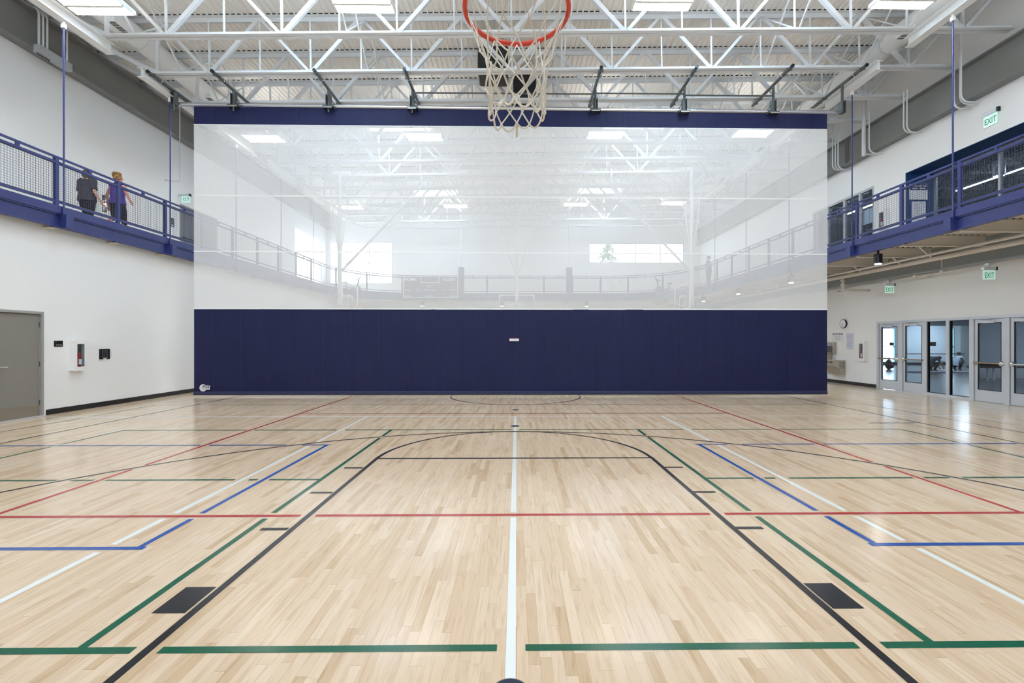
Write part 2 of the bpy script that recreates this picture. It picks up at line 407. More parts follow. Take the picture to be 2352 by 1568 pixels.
for mi, (nm, mt, pr, lines) in enumerate(MARK):
    mb = MB(); lw = LW if nm != 'outer_marking' else .035
    for li, pl in enumerate(lines):
        P = dens(pl); keep = np.ones(len(P), bool)
        is_center = nm == 'white_marking' and abs(pl[0][0]-CX) < .01 and abs(pl[1][0]-CX) < .01
        for (n2, _, pr2, l2) in MARK:
            if pr2 <= pr: continue
            for q in l2:
                g = .06
                if pr2 == 5 and is_center: g = .025
                if is_center and pr2 == 4: g = .05
                if nm == 'badminton_marking' and n2 == 'white_marking': g = .07
                keep &= pdist(P, q) > g
        # merge runs
        i = 0; n = len(P)
        while i < n:
            if not keep[i]: i += 1; continue
            j = i
            while j+1 < n and keep[j+1]: j += 1
            if j-i > 1:
                st = 1 if len(pl) > 2 else (j-i)
                idx = list(range(i, j, max(1, st if len(pl) == 2 else 3)))+[j]
                vs = []; 
                for t in idx:
                    a = P[max(t-1, 0)]; b = P[min(t+1, n-1)]; d = b-a; d = d/np.hypot(*d); nn = np.array([-d[1], d[0]])*lw/2
                    z = .0012+.00006*li
                    ext = 0
                    if len(pl) == 2 and t == 0: ext = -lw/2
                    if len(pl) == 2 and t == n-1: ext = lw/2
                    c = P[t]+d*ext
                    vs += [(*(c-nn), z), (*(c+nn), z)]
                mb.add(vs, [(2*k, 2*k+2, 2*k+3, 2*k+1) for k in range(len(idx)-1)])
            i = j+1
    if nm == 'basketball_marking':
        for x0, x1 in ((-2.085, -1.895), (1.835, 2.02)): mb.add([(x0, 2.63, .0012), (x1, 2.63, .0012), (x1, 2.91, .0012), (x0, 2.91, .0012)], [(0, 1, 2, 3)])
    mb.build(nm, mt, floor)
for y, r, lb in ((2.015, .088, 'dark floor socket cover with a bright ring, at the bottom edge of the floor'), (8.39, .078, 'dark round floor socket cover on the white centre line'), (10.37, .074, 'dark round floor socket cover beyond the end of the white centre line')):
    t = thing('floor_socket_cover', lb, 'cover plate', (CX, y, 0))
    def disc(r0, z0, z1, n=36): return MB().poly([(CX+r0*math.cos(2*PI*i/n), y+r0*math.sin(2*PI*i/n), z0) for i in range(n)], (0, 0, z1-z0))
    disc(r, .0013, .003).build('ring', chrome if y < 3 else P_BLACK, t)
    disc(r*.93, .003, .0045).build('cap', mat('cap_blue_grey', (.02, .03, .06), .35, spec=.3), t)

# ------------------------------------------------------------------ walls
mb = MB(); wallx(mb, XL, XL-.2, YN, YF, 0, 4.16, [(8.72, 9.67, 0, 2.17)])
struct('wall_left', mb, wallp, 'white lower left wall under the raised track')
mb = MB(); wallx(mb, XLU, XLU-.2, YN, YF+.2, ZT, 10.6, [(16.9, 19.0, ZT, 6.6), (25.6, 29.1, 4.95, 7.95)])
struct('wall_left', mb, wallp, 'white upper left wall behind the raised track')
HOLES_R = [(9.0, 15.08, 0, 2.2), (15.22, 18.4, ZT+.1, 6.78), (8.2, 13.97, ZT, 6.74)]
mb = MB(); wallx(mb, XR, XR+.2, YN, YF+.2, 0, 10.9, HOLES_R)
struct('wall_right', mb, wallp, 'white right wall with glass doors below and windows above')
WF = [(-12.15, -8.1, 5.3, 8.02), (4.72, 10.95, 6.69, 7.98)]
mb = MB(); wally(mb, YF, YF+.2, XLU-.2, XR, 0, 10.8, WF)
struct('wall_far', mb, wallp, 'white far end wall seen through the netting')
mb = MB(); wally(mb, YN-.2, YN, XLU-.2, XR+.2, 0, 10.8, [(-10.5, -1.5, 6.0, 8.1), (1.5, 10.5, 6.0, 8.1)])
struct('wall_near', mb, wallp, 'white near end wall behind the viewpoint')
# corrugated roof deck: flutes run along the hall
mb = MB(); pts = []; x = XLU-.2
while x < XR+.2:
    z = zdeck(x)
    for dx, dz in ((0, 0), (.034, 0), (.046, .034), (.140, .034)): pts.append((x+dx, z+dz))
    x += .152
vs = []
for y in (YN-.2, YF+.2):
    vs += [(px, y, pz) for px, pz in pts]
n = len(pts); mb.add(vs, [(i, i+1, n+i+1, n+i) for i in range(n-1)])
mb.add([(XLU-.2, YN-.2, zdeck(XLU)+.06), (XR+.2, YN-.2, zdeck(XR)+.06), (XR+.2, YF+.2, zdeck(XR)+.06), (XLU-.2, YF+.2, zdeck(XLU)+.06)], [(0, 1, 2, 3)])
struct('ceiling', mb, deckm, 'white corrugated metal roof deck')
struct('baseboard_left', MB().box(XL, XL+.012, 9.725, YF, .0, .115), black, 'black rubber baseboard on the left wall')
mb = MB().box(XR-.012, XR, 15.1, YF, .0, .115); struct('baseboard_right', mb, black, 'black rubber baseboard on the right wall')

# windows of far and upper left walls
def window(name, plane, a0, a1, z0, z1, c, divs, hdivs, label):
    f = MB(); w = .05
    def bx(u0, u1, w0, w1, t=.05):
        if plane == 'y': f.box(u0, u1, c-t, c+t, w0, w1)
        else: f.box(c-t, c+t, u0, u1, w0, w1)
    bx(a0+w, a1-w, z0, z0+w); bx(a0+w, a1-w, z1-w, z1); bx(a0, a0+w, z0, z1); bx(a1-w, a1, z0, z1)
    for d in divs: bx(d-.025, d+.025, z0+w, z1-w)
    for d in hdivs: bx(a0+w, a1-w, d-.02, d+.02, .04)
    o = struct(name, f, alum, label)
    g = MB()
    if plane == 'y': g.box(a0, a1, c-.006, c+.006, z0, z1)
    else: g.box(c-.006, c+.006, a0, a1, z0, z1)
    g.build('pane', glass, o); return o
window('window_1', 'y', -12.15, -8.1, 5.3, 8.02, YF+.1, (-11.1, -9.6), (6.65,), 'large bright window at the left of the far wall')
window('window_2', 'y', 4.72, 10.95, 6.69, 7.98, YF+.1, (6.2, 7.8, 9.4), (), 'wide low window high in the far wall, tree outside')
window('window_3', 'x', 25.6, 29.1, 4.95, 7.95, XLU-.1, (27.3,), (6.6,), 'bright window in the far end of the upper left wall')
window('window_9', 'y', -10.5, -1.5, 6.0, 8.1, YN-.1, (-7.5, -4.5), (), 'added fill-light window in the near wall, left'); window('window_10', 'y', 1.5, 10.5, 6.0, 8.1, YN-.1, (4.5, 7.5), (), 'added fill-light window in the near wall, right')  # both windows added behind the viewpoint to give frontal fill light

# ------------------------------------------------------------------ roof beams
def ibeam_y(x0, x1, y0, y1, z0, z1, tf=.03, m=None):
    c = (x0+x1)/2
    return MB().box(x0, x1, y0, y1, z0, z0+tf).box(x0, x1, y0, y1, z1-tf, z1).box(c-.012, c+.012, y0, y1, z0+tf, z1-tf)
b = MB().box(-12.33, -12.02, YN, YF, 8.86, 8.90).box(-12.20, -12.17, YN, YF, 8.90, 9.78).box(-12.33, -12.02, YN, YF, 9.78, 9.82)
for k in range(11):
    b.box(-12.17, -12.03, 3.2+k*2.98-.006, 3.2+k*2.98+.006, 8.90, 9.78) if k % 3 == 2 else None
solo('steel_beam', b, greybeam, 'deep grey steel beam along the top of the left wall', 'beam')
b = MB().box(11.72, 11.98, YN, YF, 7.84, 7.88).box(11.86, 11.89, YN, YF, 7.88, 8.76).box(11.72, 11.98, YN, YF, 8.76, 8.80)
for y in (16.2, 20.7): b.box(11.73, 11.86, y-.006, y+.006, 7.88, 8.76)
solo('steel_beam', b, greybeam, 'deep grey steel beam along the right wall, lower than the roof deck', 'beam')
# roof joists
JY = [9.2+1.5*k for k in range(14)]
def make_joist(y):
    t = thing('roof_joist', 'x', 'joist', (0, y, 8.73), 'white open-web roof joists')
    zb, zt = 8.73, 10.24-.0
    c = MB()
    for s in (-1, 1):
        c.box(-9.55, 11.72, y+s*.012, y+s*.105, zb, zb+.012); c.box(-9.55, 11.72, y+s*.012, y+s*.024, zb+.012, zb+.105)
    c.build('bottom_chord', steelw, t)
    c = MB()
    for s in (-1, 1):
        c.box(-12.3, 11.98, y+s*.012, y+s*.115, zt-.012, zt); c.box(-12.3, 11.98, y+s*.012, y+s*.024, zt-.13, zt-.012)
    c.build('top_chord', steelw, t)
    MB().box(-12.3, 11.98, y-.113, y+.10, zt+.001, zt+.031).build('flute_shade', black, t)  # black strip painting the shade inside the deck flutes above the chord
    nodes = [-.12+2.67*k for k in range(-3, 5)]
    for i, xn in enumerate(nodes):
        for s in (-1, 1):
            xt = xn+s*1.335
            if xt > 11.9: continue
            w = .095 if (xn < 0) != (s < 0) else .07
            MB().bar((xn+s*.05, y, zb+.07), (xt-s*.04, y, zt-.07), w, .075, (0, 1, 0)).build('diagonal', steelw, t)
        MB().bar((xn, y, zb+.05), (xn, y, zt-.06), .045, .04, (0, 1, 0)).build('web_post', steelw, t)
        if xn+1.335 < 11.5: MB().bar((xn+1.335, y, zb+.02), (xn+1.335, y, zt-.06), .035, .03, (0, 1, 0)).build('web_post', steelw, t)
    MB().bar((-9.5, y, zb+.06), (-12.15, y, zt-.08), .10, .08, (0, 1, 0)).build('diagonal', steelw, t)
    MB().bar((-9.5, y, zb+.06), (-9.46, y, zt-.08), .07, .06, (0, 1, 0)).build('web_post', steelw, t)
    t.rotation_euler.y = -SLOPE
    return t
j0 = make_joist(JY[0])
j0['label'] = 'white open-web roof joist at the top edge of the view, nearest of all'
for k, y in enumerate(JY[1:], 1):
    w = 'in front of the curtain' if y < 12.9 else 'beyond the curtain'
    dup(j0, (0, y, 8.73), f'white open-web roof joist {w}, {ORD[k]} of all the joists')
# diagonal bridging rods between joists
n = 0
for xi, xb in enumerate((-8.9, -4.0, 1.2, 6.6, 9.25)):
    side = ['far left', 'left', 'centre', 'right', 'far right'][xi]
    for k in range(0, 6):
        y0, y1 = JY[k]+.03, JY[k+1]-.03; b = MB()
        b.bar((xb, y0, zch(xb)+.1), (xb+.0, y1, zdeck(xb)-.12), .03, .03); b.bar((xb+.05, y0, zdeck(xb)-.12), (xb+.05, y1, zch(xb)+.1), .03, .03)
        solo('cross_brace', b, steelw, f'thin white cross brace between roof joists at the {side}, {ORD[k]} in its line', 'brace', 'cross braces between the roof joists')

# skylights
for yi, y in enumerate((9.95, 18.1, 26.4)):
    for sx, x in enumerate((-4.72, 4.78)):
        t = thing('skylight', f'bright rectangular skylight in the {"left" if sx == 0 else "right"} half of the roof, {ORD[yi]} of its row', 'skylight', (x, y, zdeck(x)-.09), 'skylights')
        f = MB(); z = zdeck(x)-.09
        for a in (-1, 1): f.box(x+a*1.24, x+a*1.20, y-.55, y+.55, z, z+.08); f.box(x-1.2, x+1.2, y+a*.55, y+a*.51, z, z+.08)
        f.build('frame', white, t); MB().box(x-1.2, x+1.2, y-.51, y+.51, z+.05, z+.06).build('lens', skyl, t)
# light fixtures
def fixture(x, y, z, label):
    t = thing('ceiling_light', label, 'light', (x, y, z), 'twin-lens ceiling lights')
    b = MB(); b.box(x-.62, x+.62, y-.30, y+.30, z+.03, z+.09); b.box(x-.595, x+.595, y-.03, y+.03, z-.03, z+.029)
    for a in (-1, 1): b.box(x-.595, x+.595, y+a*.30, y+a*.285, z, z+.0299); b.box(x+a*.62, x+a*.595, y-.3, y+.3, z, z+.0299)
    b.build('housing', white, t)
    for a in (-1, 1): MB().box(x-.59, x+.59, y+a*.035, y+a*.27, z+.005, z+.02).build('lens', lens, t)
    for a in (-1, 1): MB().bar((x+a*.5, y, z+.09), (x+a*.5, y, zdeck(x)), .012, .012).build('hanger_wire', steelw, t)
    MB().box(x-.55, x+.55, y-.2, y+.2, z+.091, z+.096).build('added_uplight', upl, t)  # unseen glowing panel added to light the deck from below
    return t
COLN = ['leftmost', 'second from the left', 'second from the right', 'rightmost']
for yi, (y, w) in enumerate(((1.7, 'row overhead'), (9.5, 'row in front of the curtain'), (15.85, 'first row beyond the curtain'), (23.9, 'farthest row beyond the curtain'))):
    for xi, x in enumerate((-8.70, -3.2, 3.08, 8.22)):
        fixture(x, y, 8.66+SLOPE*x if y != 9.5 else 8.60+SLOPE*x, f'white twin-lens ceiling light, {COLN[xi]} in the {w}')
# ducts
for s, x in ((-1, -10.1), (1, 10.1)):
    sd = 'left' if s < 0 else 'right'; z = 9.62
    t = thing('air_duct', f'long round white air duct above the {sd} side of the hall', 'duct', (x, 8, z-.27))
    MB().tube([(x, YN+.5, z), (x, 27, z)], .27, 24).build('duct_body', white, t, True)
    for y in (3, 6, 9, 12.3, 16, 19.5, 23):
        MB().tube([(x, y-.02, z), (x, y+.02, z)], .283, 24).build('seam_band', steelw, t, True)
    for y in (11.5, 15.0, 18.5, 22.0):
        g = MB(); cxg = x-s*.2; 
        g.box(cxg-.09, cxg+.09, y-.24, y+.24, z-.26, z-.15)
        rg = g.build('register', white, t)
        g = MB()
        for k in range(5): g.box(cxg-.075, cxg+.075, y-.21+k*.088, y-.15+k*.088, z-.266, z-.2601)
        g.build('register_slots', staind, rg)

# hanger beams and rods
def hanger(xe, y, sd, k):
    s = -1 if xe < 0 else 1; zb = zch(xe)-.245; xr = xe
    b = MB().box(xr-.10, xr+.10, y-.98, y+1.12, zb, zb+.014).box(xr-.10, xr+.10, y-.98, y+1.12, zb+.228, zb+.242).box(xr-.006, xr+.006, y-.98, y+1.12, zb+.014, zb+.228)
    lab = f'{ORD[k]} on the {sd} side'
    solo('hanger_beam', b, white, f'short white steel beam under the roof joists, {lab}', 'beam', 'short beams carrying the hanger rods')
    t = thing('hanger_rod', f'thin blue rod hanging the {sd} track from the roof, {ORD[k]} on its side', 'rod', (xr, y, 4.2), 'rods hanging the raised track')
    MB().tube([(xr, y, 4.22), (xr, y, zb-.12)], .017, 10).build('rod', blue, t, True)
    c = MB().box(xr-.035, xr+.035, y-.03, y+.03, zb-.14, zb-.05).box(xr-.02, xr+.02, y-.012, y+.012, zb-.05, zb); c.build('top_clevis', white, t)
    c = MB().box(xr-.03, xr-.012, y-.035, y+.035, 4.08, 4.28).box(xr+.012, xr+.03, y-.035, y+.035, 4.08, 4.28); c.tube([(xr-.05, y, 4.14), (xr+.05, y, 4.14)], .018, 8)
    c.build('bottom_clevis', blue, t)
    o_ = -s
    g = MB().rbox(xr-.075, xr+.075, y-.02, y+.15, 3.955, 4.245, .004); g.build('bracket', blue, t)
for k in range(6):
    hanger(XE_L+.04, 9.81+2.98*k, 'left', k); hanger(XE_R-.04, 9.81+2.98*k, 'right', k)

# ------------------------------------------------------------------ raised running track
PATH = []
def addp(x, y, nx, ny): PATH.append((x, y, nx, ny))
addp(XE_L, YN, -1, 0); addp(XE_L, 22.9, -1, 0)
R = 4.15
for i in range(1, 16):
    a = PI-PI/2*i/16; addp(XE_L+R+R*math.cos(a), 22.9+R*math.sin(a), math.cos(a), math.sin(a))
addp(XE_L+R, YE, 0, 1); addp(XE_R-R, YE, 0, 1)
for i in range(1, 16):
    a = PI/2-PI/2*i/16; addp(XE_R-R+R*math.cos(a), 22.9+R*math.sin(a), math.cos(a), math.sin(a))
addp(XE_R, 22.9, 1, 0); addp(XE_R, YN, 1, 0)
trk = thing('running_track', 'raised running track with blue steel edge around the hall', 'track', (0, 13, 3.9))
sl = MB().box(XLU, XE_L-.04, YN, YF, 4.21, ZT).box(XE_R+.04, XR, YN, YF, 4.21, ZT).box(XE_L-.04, XE_R+.04, YE+.04, YF, 4.21, ZT)
for cx_, sx in ((XE_L+R, -1), (XE_R-R, 1)):
    p = [(cx_+sx*(R+.04)*math.cos(PI/2*i/16), 22.9+(R+.04)*math.sin(PI/2*i/16), 4.21) for i in range(17)]
    sl.poly(p+[(cx_+sx*(R+.04), 22.9+R+.04, 4.21)], (0, 0, ZT-4.21))
sl.build('slab', mat('track_surface', (.42, .40, .37), .7), trk)
MB().sweep(PATH, -.02, .04, 4.245, 4.41).build('kerb_plate', blue, trk)
eb = MB().sweep(PATH, .0, .10, 4.215, 4.245); eb.sweep(PATH, .03, .045, 3.975, 4.215); eb.sweep(PATH, .0, .10, 3.955, 3.975)
eb.build('edge_beam', blue, trk)
# underside deck and cross beams
und = mat('underside_bounce_tint', (.74, .70, .64), .6)  # white paint with the floor's warm bounce put into its colour
dk = MB()
for (xa, xb, ya, yb) in ((XE_R+.1, XR, YN, YF), (XE_L, XE_R, YE+.1, YF)):
    pts = []; x = xa
    while x < xb-.15:
        for dx, dz in ((0, 0), (.05, 0), (.07, .035), (.13, .035)): pts.append((x+dx, 4.17+dz))
        x += .152
    pts.append((xb, 4.17)); n = len(pts)
    dk.add([(a, ya, c) for a, c in pts]+[(a, yb, c) for a, c in pts], [(i, i+1, n+i+1, n+i) for i in range(n-1)])
dk.build('underside_deck', und, trk)
for k in range(-3, 14):
    y = 9.71+1.49*k
    if y > 28: continue
    for x0, x1 in ((XE_R+.05, 11.62), (XL, XE_L-.045)):
        if x0 < 0 and y > 22.9: continue
        b = MB().box(x0, x1, y-.055, y+.055, 3.90 if x0 > 0 else 3.925, 3.915 if x0 > 0 else 3.94).box(x0, x1, y-.006, y+.006, 3.91, 4.17).box(x0, x1, y-.055, y+.055, 4.15, 4.165)
        if x0 > 0: b.mi = 1; b.box(x0, x1, y-.05, y+.05, 4.166, 4.2); b.mi = 0
        b.build('cross_beam', [und, black], trk)
for k in range(7):
    x = -9+k*3
    MB().box(x-.055, x+.055, YE+.05, YF, 3.90, 3.915).box(x-.006, x+.006, YE+.05, YF, 3.915, 4.17).build('cross_beam', und, trk)
wb = MB().box(11.62, 11.9, YN, YF, 3.52, 3.55).box(11.72, 11.76, YN, YF, 3.55, 4.16)
solo('steel_beam', wb, greywall, 'blue-grey steel beam under the right track along the lower wall', 'beam')

# railing
rail = thing('track_railing', 'blue steel railing with wire mesh panels along the raised track edge', 'railing', (0, 13, 4.4))
MB().sweep(PATH, .0, .042, 5.405, 5.445).build('top_rail', blue, rail)
MB().sweep(PATH, .0, .045, 5.29, 5.34).build('middle_rail', blue, rail)
MB().sweep(PATH, .0, .042, 4.47, 4.51).build('bottom_rail', blue, rail)
ML = {0: MB()}
posts = []   # (x,y,nx,ny)
for k in range(-4, 9): posts.append((XE_L, 9.71+1.49*k, -1, 0))
for i in (3, 8, 13):
    a = PI-PI/2*i/16; posts.append((XE_L+R+R*math.cos(a), 22.9+R*math.sin(a), math.cos(a), math.sin(a)))
for k in range(-3, 4): posts.append((-.07+1.68*k, YE, 0, 1))
for i in (3, 8, 13):
    a = PI/2-PI/2*i/16; posts.append((XE_R-R+R*math.cos(a), 22.9+R*math.sin(a), math.cos(a), math.sin(a)))
for k in range(8, -5, -1): posts.append((XE_R, 9.71+1.49*k, 1, 0))
def vbar(mb, x, y, nx, ny, d0, d1, w, z0, z1):
    tx, ty = -ny, nx
    p = [(x+nx*d+tx*u, y+ny*d+ty*u) for d, u in ((d0, -w), (d1, -w), (d1, w), (d0, w))]
    mb.poly([(*q, z0) for q in p], (0, 0, z1-z0))
for i, (x, y, nx, ny) in enumerate(posts):
    if y < 5 : continue
    b = MB(); vbar(b, x, y, nx, ny, -.005, .055, .038, 4.24, 5.43); b.build('post', blue, rail)
wirem = mat('wire_mesh', (.05, .055, .11), .4)
for i in range(len(posts)-1):
    p, q = posts[i], posts[i+1]
    if p[1] < 5 or q[1] < 5: continue
    a = Vector((p[0]+p[2]*.02, p[1]+p[3]*.02, 0)); c = Vector((q[0]+q[2]*.02, q[1]+q[3]*.02, 0)); L_ = (c-a).length; d = (c-a)/L_
    mid = (a+c)/2; nn = Vector((p[2]+q[2], p[3]+q[3], 0)).normalized()
    b = MB(); vbar(b, mid.x, mid.y, nn.x, nn.y, -.018, .022, .03, 5.34, 5.41); b.build('rail_stub', blue, rail)
    a = a+d*.05; c = c-d*.05; L_ -= .1
    w = MB(); r = .0042
    nv = int(L_/.051)
    for k in range(1, nv): 
        t = a+d*(L_*k/nv); w.bar((t.x, t.y, 4.53), (t.x, t.y, 5.285), r, r)
    for k in range(1, 15):
        z = 4.53+k*.0504; w.bar((a.x, a.y, z), (c.x, c.y, z), r, r)
    f = MB()
    for z in (4.525, 5.28): w.bar((a.x, a.y, z), (c.x, c.y, z), .014, .014)
    for t in (a, c): w.bar((t.x, t.y, 4.52), (t.x, t.y, 5.285), .014, .014)
    w.build('mesh_panel', wirem, rail)
for x, lb in ((-3.3, 'left'), (3.13, 'right')):
    t = thing('track_pillar', f'broad blue pillar on the far track edge, the {lb} one', 'pillar', (x, YE+.1, ZT))
    MB().rbox(x-.17, x+.17, YE+.06, YE+.3, ZT, 5.95, .01).build('casing', blue, t)
    MB().tube([(x, YE+.18, 5.95), (x, YE+.18, zdeck(x))], .03, 10).build('pipe', steelw, t, True)

# ------------------------------------------------------------------ divider curtain
YC = 12.92
cur = thing('divider_curtain', 'hall-wide divider curtain of white netting above and navy vinyl below', 'curtain', (0, YC, .03))
X0, X1 = -9.05, 8.84
def ztop(x): return 8.13-(x-X0)/(X1-X0)*.10
def zband(x): return 7.63-(x-X0)/(X1-X0)*.04
def cloth(zb, zt, amp, seed, nx=360, nz=14, seams=()):
    mb = MB(); rs = random.Random(seed); ph = [(rs.uniform(.6, 4.5), rs.uniform(0, 6.3), rs.uniform(.3, 1), rs.uniform(-.15, .15)) for _ in range(14)]
    vs = []
    for j in range(nz+1):
        for i in range(nx+1):
            x = X0+(X1-X0)*i/nx; a, b = zb(x), zt(x); t = j/nz; z = a+(b-a)*t
            o = sum(w*math.sin(f*x+p+q*z*3) for f, p, w, q in ph)/6*amp
            vs.append((x, YC+o, z))
    n = nx+1; mb.add(vs, [(j*n+i, j*n+i+1, (j+1)*n+i+1, (j+1)*n+i) for j in range(nz) for i in range(nx)]); return mb
tband = cloth(zband, ztop, .012, 3, nz=4).build('top_band', navy, cur, True)
netp = cloth(lambda x: 2.47, zband, .006, 4, nx=60, nz=6).build('netting', netw, cur, True)
for z0, z1 in ((5.64, 5.60), (4.075, 4.03)):
    b = MB(); d = .017
    for yy in (YC-.012,):
        b.add([(X0, yy, z0-d), (X1, yy, z1-d), (X1, yy, z1+d), (X0, yy, z0+d)], [(0, 1, 2, 3)])
        b.add([(X0, yy+.003, z0-d), (X1, yy+.003, z1-d), (X1, yy+.003, z1+d), (X0, yy+.003, z0+d)], [(0, 3, 2, 1)])
    b.build('seam', nets, cur)
b = MB(); b.add([(X0, YC-.012, 2.455), (X1, YC-.012, 2.445), (X1, YC-.012, 2.48), (X0, YC-.012, 2.49)], [(0, 1, 2, 3)]); b.build('white_piping', P_WHITE, cur)
b = MB(); b.add([(X0, YC-.016, zband(X0)-.012), (X1, YC-.016, zband(X1)-.012), (X1, YC-.016, zband(X1)+.004), (X0, YC-.016, zband(X0)+.004)], [(0, 1, 2, 3)]); b.build('white_piping', P_WHITE, cur)
skirt = cloth(lambda x: .145, lambda x: 2.455, .03, 5).build('bottom_skirt', navy, cur, True)
hem = mat('navy_hem', (.017, .022, .085), .5); MB().rbox(X0, X1, YC-.035, YC+.02, .062, .15, .015).build('hem', hem, cur)
MB().tube([(X0, YC-.01, .055), (X1, YC-.01, .055)], .010, 8).build('bottom_weight', black, cur, True)
seamm = mat('seam_thread', (.009, .011, .045), .6)
for k in range(23):
    x = X0+.55+k*.77; MB().box(x-.003, x+.003, YC-.034, YC-.030, .15, 2.44).build('vertical_seam', seamm, skirt); MB().box(x-.003, x+.003, YC-.02, YC-.016, zband(x)+.01, ztop(x)-.05).build('vertical_seam', seamm, tband)
# logo and warning label
lg = MB(); yl = YC-.045
lg.poly([(-8.765+.1*math.cos(a*PI/18), yl, .255+.1*math.sin(a*PI/18)) for a in range(36)], (0, -.003, 0)); lg.poly([(p, yl+.0006, q) for p, q in ((-8.74, .20), (-8.58, .20), (-8.565, .24), (-8.58, .26), (-8.56, .31), (-8.60, .33), (-8.74, .33))], (0, -.003, 0))
lg.mi = 1; text(lg, 'PSS', .105, (-8.685, yl-.0035, .255), (1, 0, .0), (.12, 0, 1), .001, bold=.02, sx=1.25); text(lg, 'PERFORMANCE', .028, (-8.67, yl-.0035, .222), (1, 0, 0), (0, 0, 1), .001)
lg.build('logo_patch', [mat('logo_white', (.75, .75, .80), .5), blackp], cur)
wl = MB().box(-.205, .06, YC-.045, YC-.040, 1.56, 1.645); wl.mi = 1; wl.box(-.205, .06, YC-.047, YC-.0451, 1.63, 1.645); wl.mi = 2
for k in range(2): wl.box(-.17, .03, YC-.047, YC-.0451, 1.59+k*.016, 1.595+k*.016)
wl.build('warning_label', [paper, redex, mat('ink_grey', (.4, .4, .45), .6)], cur)
for x in (X0, X1):
    for z in (.06, .12): MB().tube([(x, YC-.05, z), (x, YC-.035, z)], .018, 8).build('rivet', pipem, cur, True)
# drive pipe
dp = thing('curtain_pipe', 'silver pipe from which the divider curtain hangs', 'pipe', (0, YC, 8.1))
MB().tube([(-9.5, YC, 8.19), (9.22, YC, 8.065)], .055, 16).build('pipe', pipem, dp, True)
HX = [-9.52, -7.88, -5.25, -2.92, 2.21, 4.72, 7.24, 9.20]
PX = [-9.52, -7.70, -5.15, -2.83, 2.20, 4.70, 7.18, 9.12]
HN = ['leftmost', 'second from the left', 'third from the left', 'fourth from the left', 'fourth from the right', 'third from the right', 'second from the right', 'rightmost']
for k, x in enumerate(HX):
    x = HX[k]; zc = zch(x)-.062; zp = 8.19-(x+9.5)/18.7*.125
    t = thing('curtain_hanger', f'dark grey pipe hanger holding up the curtain, {HN[k]} of eight', 'hanger', (x, YC, zp), 'pipe hangers above the curtain')
    op = MB().tube([(x, 11.92, zc), (x, 13.95, zc)], .042, 14).build('outrigger_pipe', darksteel, t, True)
    MB().tube([(x, 11.895, zc), (x, 11.93, zc)], .046, 14).build('end_cap', blackp, op, True)
    for y in (12.08, 12.34, 13.58, 13.82):
        c = MB().tube([(x, y-.015, zc), (x, y+.015, zc)], .052, 14); c.box(x-.085 if x < 0 else x+.045, x-.045 if x < 0 else x+.085, y-.015, y+.015, zc-.02, zc+.055)
        c.build('clamp', pipem if y in (12.34,) else darksteel, op, True)
    MB().tube([(x, YC-.10, zc), (x, YC-.10, zp+.2)], .033, 12).build('drop_tube', darksteel, t, True)
    b = MB().box(x-.06, x-.045, YC-.17, YC-.03, zp-.07, zp+.27).box(x+.045, x+.06, YC-.17, YC-.03, zp-.07, zp+.27).box(x-.06, x+.06, YC-.045, YC-.03, zp-.07, zp+.27)
    b.tube([(x, YC-.10, zp+.25), (x, YC-.10, zp-.07)], .036, 12); b.build('bracket', darksteel, t)
    if 0 < k < 7:
        b = MB().box(x-.14, x+.14, YC-.18, YC+.1, zp-.10, zp-.065).box(x-.15, x-.10, YC-.12, YC+.06, zp-.10, zp-.03).box(x+.10, x+.15, YC-.12, YC+.06, zp-.10, zp-.03)
        b.build('saddle_plate', darksteel, t)
        MB().box(x-.12, x+.12, YC-.185, YC-.18, zp-.125, zp-.10).build('trim_strip', stain, t)
        b = MB().bar((x+(.06 if x < 0 else -.06), YC-.05, zp+.16), (x+(.14 if x < 0 else -.14), YC-.05, zp+.02), .02, .02); b.build('gusset', darksteel, t)
    if k < 4:
        MB().tube([(x, YC-.11, zp-.07), (x, YC-.11, zp-.22)], .022, 10).build('lower_tube', darksteel, t, True)
for i, (a, c, z) in enumerate(((3, 4, 8.50), (4, 5, 8.52), (5, 6, 8.48))):
    solo('tie_rod', MB().tube([(HX[a]+.035, YC-.10, z), (HX[c]-.035, YC-.10, z)], .022, 10), darksteel, 'dark grey horizontal tie rod above the curtain, ' + ['left of the three', 'middle of the three', 'right of the three'][i], 'rod', 'tie rods between the hangers', True)

# loudspeakers
def speaker(x0, x1, y0, y1, z0, z1, lb):
    t = thing('loudspeaker', lb, 'speaker', ((x0+x1)/2, (y0+y1)/2, z0), 'loudspeakers hung from the roof')
    MB().rbox(x0, x1, y0, y1, z0, z1, .03).build('cabinet', blackp, t)
    MB().box(x0+.05, x1-.05, y0-.012, y0, z0+.05, z1-.05).build('grille', mat('speaker_grille', (.02, .02, .021), .7, bump=.3, bscale=200), t)
    MB().box(x0+.05, x1-.05, y0+.05, y1-.03, z0-.008, z0).build('port', mat('speaker_port', (.03, .03, .032), .6), t)
    for s in (x0+.06, x1-.06): MB().tube([(s, (y0+y1)/2, z1-.01), (s, (y0+y1)/2, zdeck(s))], .012, 8).build('hanging_strap', pipem, t, True)
speaker(-1.08, -.25, 12.62, 13.3, 8.95, 9.72, 'black loudspeaker hung from the roof, left and nearer one')
speaker(-.16, .60, 14.1, 14.8, 8.85, 9.85, 'black loudspeaker hung from the roof, right and farther one')

